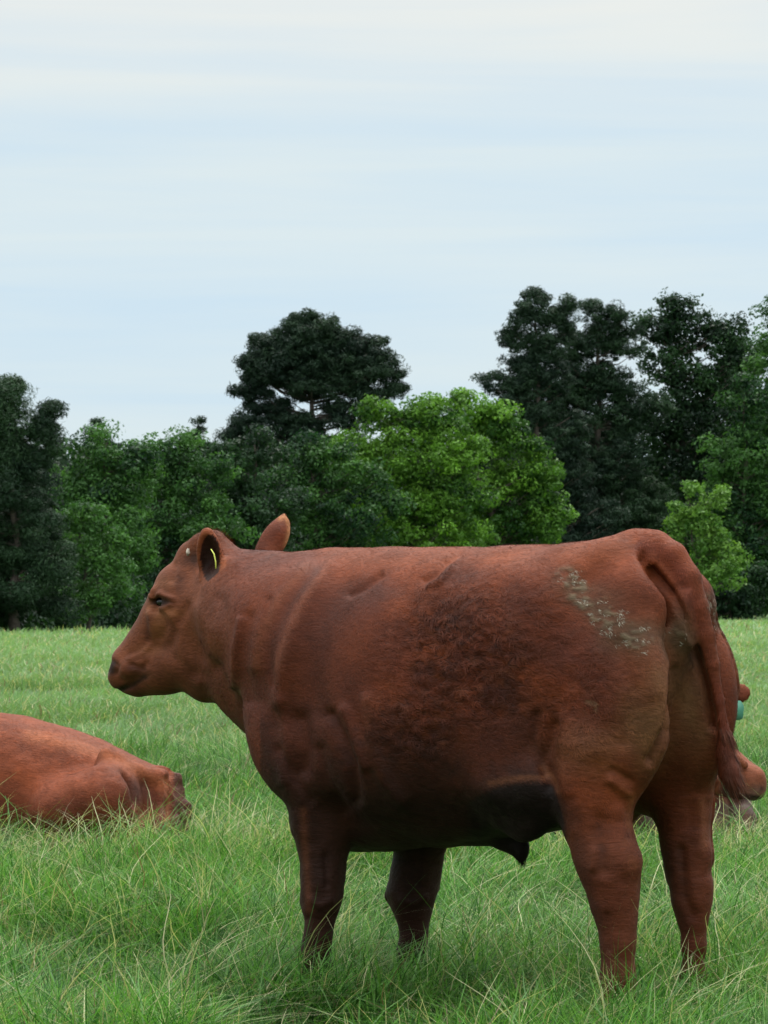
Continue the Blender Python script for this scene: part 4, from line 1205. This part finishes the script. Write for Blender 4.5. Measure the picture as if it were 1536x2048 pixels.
def make_tree(name, label, cat, group, lobes, trunk_px, cols, D=None, dens=1.0, leaf=.11, kind='broad', seed=1, clump=.7, gap=.0, branchy=6, base_py=None, deep=.8, trunk_r=None, lean=0):
    """lobes: (column, row, half width, half height) in the photograph's pixels, seen at distance D"""
    r = np.random.default_rng(seed)
    D = D or tree_d(trunk_px)
    k = D / FPX; leaf = .00062 * D * (1.0 if kind == 'broad' else .85)
    base = np.array([(trunk_px - CX) * k, D, 0.0]); base[2] = float(ground_z(np.array([base[0]]), np.array([D]))[0])
    root = empty(name, tuple(base), 0)
    tag(root, label, cat, group)
    cents, rads, tones = [], [], []
    more = []
    for (px, py, rx, ry) in lobes:       # every big limb carries smaller outer masses, so the outline stays uneven
        for _ in range(3 if rx > 34 else 1):
            a = r.uniform(-.35, math.pi + .35)
            q_ = r.uniform(.28, .48)
            more.append((px + math.cos(a) * rx * .88, py - math.sin(a) * ry * .88, rx * q_, ry * q_))
    lobes = [(a, b_, c * .93, d * .93) for a, b_, c, d in lobes] + more
    lobc = []
    for (px, py, rx, ry) in lobes:
        c = np.array([(px - CX) * k, D + r.uniform(-.5, .5) * rx * k * deep, HC - (py - HY) * k]); R = np.array([rx * k, rx * k * deep, ry * k])
        lobc.append((c, R))
        area = rx * ry * k * k * math.pi
        cs = clump * (1.0 if kind != 'pine' else .9)
        m = max(5, int(area / (cs * cs) * 1.15 * (1 + deep) * (1 - gap)))
        d = r.standard_normal((m, 3)); d /= np.linalg.norm(d, axis=1, keepdims=True)
        rr = r.random(m)**(1 / 2.2)
        q = c + d * R * (rr * .95)[:, None]
        s = cs * (.55 + .75 * r.random(m)) * np.where(r.random(m) < .2, .6, 1)
        tones.append(np.full(m, r.uniform(-.42, .42)))
        cents.append(q); rads.append(np.stack([s, s, s * (.66 if kind == 'broad' else .62)], 1))
    cents = np.concatenate(cents); rads = np.concatenate(rads)
    ok = cents[:, 2] > base[2] + rads[:, 2] * .6
    lt = np.concatenate(tones)[ok][:, None]
    cents, rads = cents[ok], rads[ok]
    m = len(cents)
    per = max(8, int(dens * (62 if kind == 'broad' else 95) * (clump / (leaf * 6))**2))
    long_, flat = (1.0, .62) if kind == 'broad' else (1.5, .30)
    Vl, Ql, idx = leaves(cents - base, rads, per, leaf, r, long_, 0, .55, flat)
    c0, c1, c2 = (np.array(c) for c in cols)
    t = r.random(m)[:, None]
    big = (vnoise(cents, .28) * .55 + vnoise(cents + 7, .75) * .45)[:, None] * .55 + .5 + lt
    tone = np.where(t < .5, c0 + (c1 - c0) * t * 2, c1 + (c2 - c1) * (t - .5) * 2) * .5 + (c0 + (c2 - c0) * np.clip(big * 1.9 - .5, 0, 1)) * .5
    cl = tone[idx] * (.75 + .5 * r.random(len(idx)))[:, None]
    crown = mesh_np('crown', Vl, [Ql], M_LEAF if kind == 'broad' else M_NEEDLE, root, smooth=False, cols=np.repeat(np.clip(cl, .003, .9), 4, axis=0))
    # trunk and limbs
    top = cents[np.argmax(cents[:, 2])] - base
    H = top[2]; R0 = trunk_r or max(.14, H * .020)
    n = 8; ax = [np.array([top[0] * (i / n)**1.6 + .12 * math.sin(i * 1.7 + seed), .1 * math.cos(i * 2.1), H * i / n * .94]) for i in range(n + 1)]
    ax[0][2] = -.15
    parts = [tube_np(ax, [R0 * (1.35 if i == 0 else 1 - .85 * i / n) for i in range(n + 1)], 9)]
    pick = r.permutation(m)[:min(m, branchy * 3 + m // 8)]
    for i in pick:
        tgt = cents[i] - base
        zz = max(.12 * H, min(tgt[2] - .35 * np.hypot(*(tgt[:2] - top[:2] * .5)) - .3, .88 * H)) / (H * .94)
        j = zz * n; a = ax[int(j)] + (ax[min(int(j) + 1, n)] - ax[int(j)]) * (j - int(j))
        mid = (a + tgt) / 2 + np.array([0, 0, -.10 * np.linalg.norm(tgt - a)]) + r.standard_normal(3) * .08
        rb = R0 * (1 - .8 * zz) * .36
        parts.append(tube_np([a, mid, tgt], [rb, rb * .6, rb * .22], 5))
    Vt, Qt = join_np(parts)
    mesh_np('trunk', Vt, [Qt], M_BARK, root)
    return root

PINE = [(.006, .018, .011), (.011, .030, .015), (.022, .048, .022)]
PINE2 = [(.006, .020, .010), (.012, .034, .014), (.028, .064, .024)]
DARK = [(.007, .020, .011), (.016, .044, .018), (.036, .088, .030)]
MID = [(.006, .024, .012), (.026, .082, .024), (.078, .185, .040)]
BRIGHT = [(.014, .050, .012), (.055, .145, .018), (.150, .310, .036)]
LIME = [(.050, .130, .022), (.110, .230, .040), (.190, .330, .065)]
G_ = 'trees along the edge of the wood'

# nearest row, left to right
make_tree('pine_tree', 'dark pine filling the left edge of the wood, its rounded top above the left bushes', 'pine tree', G_,
          [(10, 855, 80, 70), (10, 800, 48, 32), (92, 858, 32, 44), (20, 960, 105, 80), (10, 1090, 120, 100), (20, 1190, 110, 70), (-60, 980, 90, 200)], 30, PINE2, kind='pine', seed=3, leaf=.13, clump=.75, dens=1.1)
make_tree('leafy_tree', 'green leafy tree with light tips just right of the left edge pine', 'tree', G_,
          [(205, 905, 75, 45), (170, 985, 90, 60), (260, 960, 80, 60), (220, 1060, 110, 80), (180, 1150, 120, 90)], 200, MID, D=137, seed=5, leaf=.10, clump=.62)
make_tree('shrub', 'low leafy shrub in front of the leafy tree beside the left edge pine', 'shrub', None,
          [(172, 1036, 50, 24), (145, 1056, 28, 18), (205, 1075, 40, 28), (200, 1120, 60, 50), (170, 1190, 80, 60)], 175, MID, D=121, seed=6, leaf=.09, clump=.40, trunk_r=.08)
make_tree('leafy_tree', 'round green tree over the head of the bull, left of the big lone pine', 'tree', G_,
          [(330, 905, 70, 38), (290, 950, 60, 50), (370, 960, 90, 60), (310, 1040, 95, 60), (400, 1050, 90, 70), (330, 1150, 120, 100)], 330, MID, D=146, seed=8, leaf=.10, clump=.62)
make_tree('leafy_tree', 'dark green bushy tree behind the far ear of the bull', 'tree', G_,
          [(470, 950, 70, 55), (520, 900, 50, 40), (450, 1030, 75, 60), (530, 1040, 80, 70), (500, 1130, 110, 90)], 490, DARK, D=153, seed=9, leaf=.10, clump=.62)
make_tree('leafy_tree', 'mid green tree in front of the big lone pine, above the shoulder of the bull', 'tree', G_,
          [(630, 905, 62, 36), (590, 960, 70, 60), (680, 960, 85, 65), (620, 1040, 90, 60), (720, 1040, 90, 60), (650, 1140, 120, 90)], 640, MID, D=158, seed=11, leaf=.10, clump=.62)
make_tree('leafy_tree', 'bright yellow green spreading tree above the middle of the back of the bull', 'tree', G_,
          [(790, 850, 78, 45), (760, 820, 38, 22), (860, 850, 60, 48), (740, 920, 80, 55), (830, 930, 95, 65), (900, 900, 70, 60), (780, 1010, 110, 70), (880, 1010, 90, 70), (820, 1100, 150, 70)], 820, BRIGHT, D=162, seed=12, leaf=.11, clump=.62, dens=1.1)
make_tree('leafy_tree', 'rounded bright green tree with a drooping right side in front of the dark gap', 'tree', G_,
          [(960, 825, 62, 42), (1010, 860, 48, 45), (960, 890, 85, 60), (1060, 940, 75, 55), (1000, 970, 100, 70), (1105, 985, 48, 50), (1080, 1050, 70, 60), (990, 1060, 110, 70), (1020, 1140, 120, 60)], 1010, BRIGHT, D=168, seed=14, leaf=.11, clump=.62, dens=1.1)
make_tree('young_tree', 'slim lime green young tree behind the rump of the bull, right of the dark gap', 'tree', None,
          [(1392, 985, 28, 17), (1428, 1000, 32, 22), (1360, 1030, 30, 22), (1405, 1042, 46, 28), (1355, 1066, 28, 20), (1420, 1090, 50, 34), (1440, 1150, 60, 50)], 1400, LIME, D=196, seed=15, leaf=.12, clump=.55, trunk_r=.10)
make_tree('leafy_tree', 'tall dark green tree at the right edge behind the lime green bush', 'tree', G_,
          [(1500, 830, 50, 80), (1470, 920, 70, 60), (1520, 960, 70, 90), (1450, 1010, 70, 60), (1500, 1090, 90, 90), (1440, 1150, 80, 80), (1395, 1095, 58, 48), (1390, 1170, 66, 60), (1440, 1060, 50, 46), (1490, 1190, 70, 48), (1530, 1150, 60, 70), (1480, 1225, 50, 20)], 1490, MID, D=210, seed=17, leaf=.13, clump=.75)
make_tree('leafy_tree', 'leafy tree half cut by the right picture edge', 'tree', G_,
          [(1545, 620, 30, 26), (1560, 720, 60, 70), (1550, 820, 60, 70), (1590, 900, 90, 120), (1600, 1080, 110, 130)], 1580, MID, D=216, seed=18, leaf=.13, clump=.75)
make_tree('shrub', 'dark low bush at the foot of the wood behind the rump of the bull', 'shrub', None,
          [(1480, 1190, 80, 50), (1400, 1180, 60, 60), (1450, 1215, 110, 30)], 1460, DARK, D=206, seed=19, leaf=.13, clump=.6, trunk_r=.1)
# tall pines behind
make_tree('pine_tree', 'big lone pine with a broad dark dome, left of centre', 'pine tree', None,
          [(640, 665, 72, 36), (600, 690, 75, 45), (560, 738, 66, 42), (690, 738, 84, 46), (520, 745, 36, 30), (568, 700, 62, 36), (708, 696, 58, 42), (640, 715, 90, 40), (545, 748, 62, 30), (505, 778, 36, 26), (498, 722, 26, 16), (762, 742, 42, 32), (700, 762, 70, 36), (620, 772, 70, 34), (785, 778, 26, 24), (740, 800, 50, 26), (540, 815, 50, 22), (510, 850, 50, 22), (600, 850, 50, 30), (690, 835, 60, 30), (480, 880, 36, 18), (640, 900, 80, 50), (540, 900, 60, 40)],
          645, PINE, D=176, kind='pine', seed=21, leaf=.12, clump=.55, gap=-.45, dens=1.2, branchy=14, trunk_r=.34)
make_tree('pine_tree', 'tallest dark pine with one long bare limb reaching left', 'pine tree', None,
          [(1062, 628, 48, 42), (1045, 685, 40, 44), (1095, 680, 50, 44), (1125, 625, 34, 32), (1045, 745, 44, 32), (1100, 750, 60, 50), (975, 752, 26, 12), (1010, 775, 36, 15), (1075, 800, 70, 44), (1100, 870, 80, 60), (1110, 960, 90, 80), (1130, 1060, 110, 90), (1140, 1150, 110, 80)],
          1080, PINE, D=205, kind='pine', seed=22, leaf=.13, clump=.60, gap=-.15, dens=1.2, branchy=14, trunk_r=.36)
make_tree('pine_tree', 'dark ragged pine between the tallest pine and the broad dark tree at the right', 'pine tree', G_,
          [(1205, 632, 48, 32), (1180, 690, 60, 42), (1240, 690, 46, 40), (1150, 750, 66, 46), (1225, 770, 70, 44), (1190, 840, 110, 60), (1280, 820, 60, 50), (1220, 930, 110, 70), (1230, 1040, 130, 80), (1230, 1140, 130, 80), (1330, 1080, 80, 70)],
          1195, PINE2, D=212, kind='pine', seed=23, leaf=.13, clump=.62, gap=-.1, dens=1.2, branchy=10)
make_tree('leafy_tree', 'broad dark green tree with a jagged top towards the right edge', 'tree', G_,
          [(1350, 630, 48, 34), (1320, 665, 44, 40), (1390, 665, 64, 52), (1460, 690, 56, 52), (1350, 745, 76, 60), (1430, 770, 86, 66), (1330, 830, 76, 56), (1410, 860, 100, 60), (1300, 885, 50, 40), (1390, 950, 110, 60), (1400, 1060, 100, 90)],
          1385, DARK, D=222, seed=24, leaf=.13, clump=.72, gap=-.15, branchy=10)
make_tree('leafy_tree', 'slim green tree with a ragged crown filling the right side of the wood', 'tree', G_,
          [(1480, 720, 44, 60), (1500, 800, 56, 70), (1440, 900, 70, 60), (1340, 1000, 60, 60), (1460, 1020, 90, 90)], 1465, DARK, D=236, seed=25, leaf=.13, clump=.72, gap=-.1)
for (px, top, D, sd_, lab) in ((198, 838, 176, 31, 'thin young pine tip poking above the leafy trees at the left'), (395, 838, 186, 32, 'small pointed pine tip between the left trees and the big lone pine'),
                               (478, 862, 186, 33, 'low dark pine tip just left of the big lone pine')):
    make_tree('pine_tree', lab, 'pine tree', 'small pine tips above the wood',
              [(px, top + 6, 9, 12), (px - 6, top + 30, 24, 14), (px + 6, top + 52, 38, 18), (px, top + 85, 46, 26), (px, top + 150, 55, 50), (px, top + 260, 60, 80)], px, PINE2, D=D, kind='pine', seed=sd_, leaf=.10, clump=.36, dens=1.1, trunk_r=.14)
# the shaded depth of the wood behind the front row
def wood_mass():
    r = np.random.default_rng(77)
    prof = [(-260, 860), (0, 860), (130, 890), (230, 895), (330, 900), (430, 895), (560, 910), (650, 905), (760, 880), (900, 850), (1000, 840), (1080, 820), (1180, 820), (1290, 850), (1330, 860), (1400, 830), (1480, 800), (1560, 760), (1800, 760)]
    cx_, cz_ = zip(*prof)
    n = 9000
    px = r.uniform(-260, 1800, n); top = np.interp(px, cx_, cz_) + 32 + 14 * np.sin(px * .05) + 10 * np.sin(px * .13)
    py = top + (1275 - top) * r.random(n)**.9
    d = 116 + 116 * px / 1500 + 42 + r.uniform(0, 14, n)
    hole = np.exp(-(((px - 1310) / 60)**2 + ((py - 912) / 34)**2)) > .45
    keep = ~(hole & (r.random(n) < .75)); px, py, d = px[keep], py[keep], d[keep]; n = len(px)
    cent = np.stack([(px - CX) / FPX * d, d, HC - (py - HY) / FPX * d], 1)
    cent[:, 2] = np.maximum(cent[:, 2], .4)
    rad = np.stack([1.0 + .7 * r.random(n)] * 3, 1) * np.array([1, 1, .8])
    Vl, Ql, idx = leaves(cent, rad, 44, .22, r, 1.0, 0, .3, .7)
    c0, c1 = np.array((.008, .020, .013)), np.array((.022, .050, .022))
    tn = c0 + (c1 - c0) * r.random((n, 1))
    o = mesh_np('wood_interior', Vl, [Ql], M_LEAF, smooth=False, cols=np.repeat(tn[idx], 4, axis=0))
    tag(o, 'dark dense foliage deep inside the wood behind the front trees', 'wood', kind='stuff')
wood_mass()
# undergrowth closing the foot of the wood
def undergrowth():
    r = np.random.default_rng(78); n = 3200
    px = r.uniform(-250, 1800, n); d = 116 + 116 * px / 1500 + 3 + 8 * r.random(n)
    h = np.abs(r.normal(0, .0075, n)) * d + .25
    cent = np.stack([(px - CX) / FPX * d, d, h], 1)
    rad = np.stack([.5 + .5 * r.random(n)] * 3, 1) * np.array([1, 1, .6])
    Vl, Ql, idx = leaves(cent, rad, 50, .13, r, 1.0, 0, .35, .6)
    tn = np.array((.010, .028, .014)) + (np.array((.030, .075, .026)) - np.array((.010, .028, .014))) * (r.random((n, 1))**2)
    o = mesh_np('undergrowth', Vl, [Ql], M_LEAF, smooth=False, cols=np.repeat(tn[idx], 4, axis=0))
    tag(o, 'dark low brush along the foot of the wood at the far side of the pasture', 'undergrowth', kind='stuff')
undergrowth()
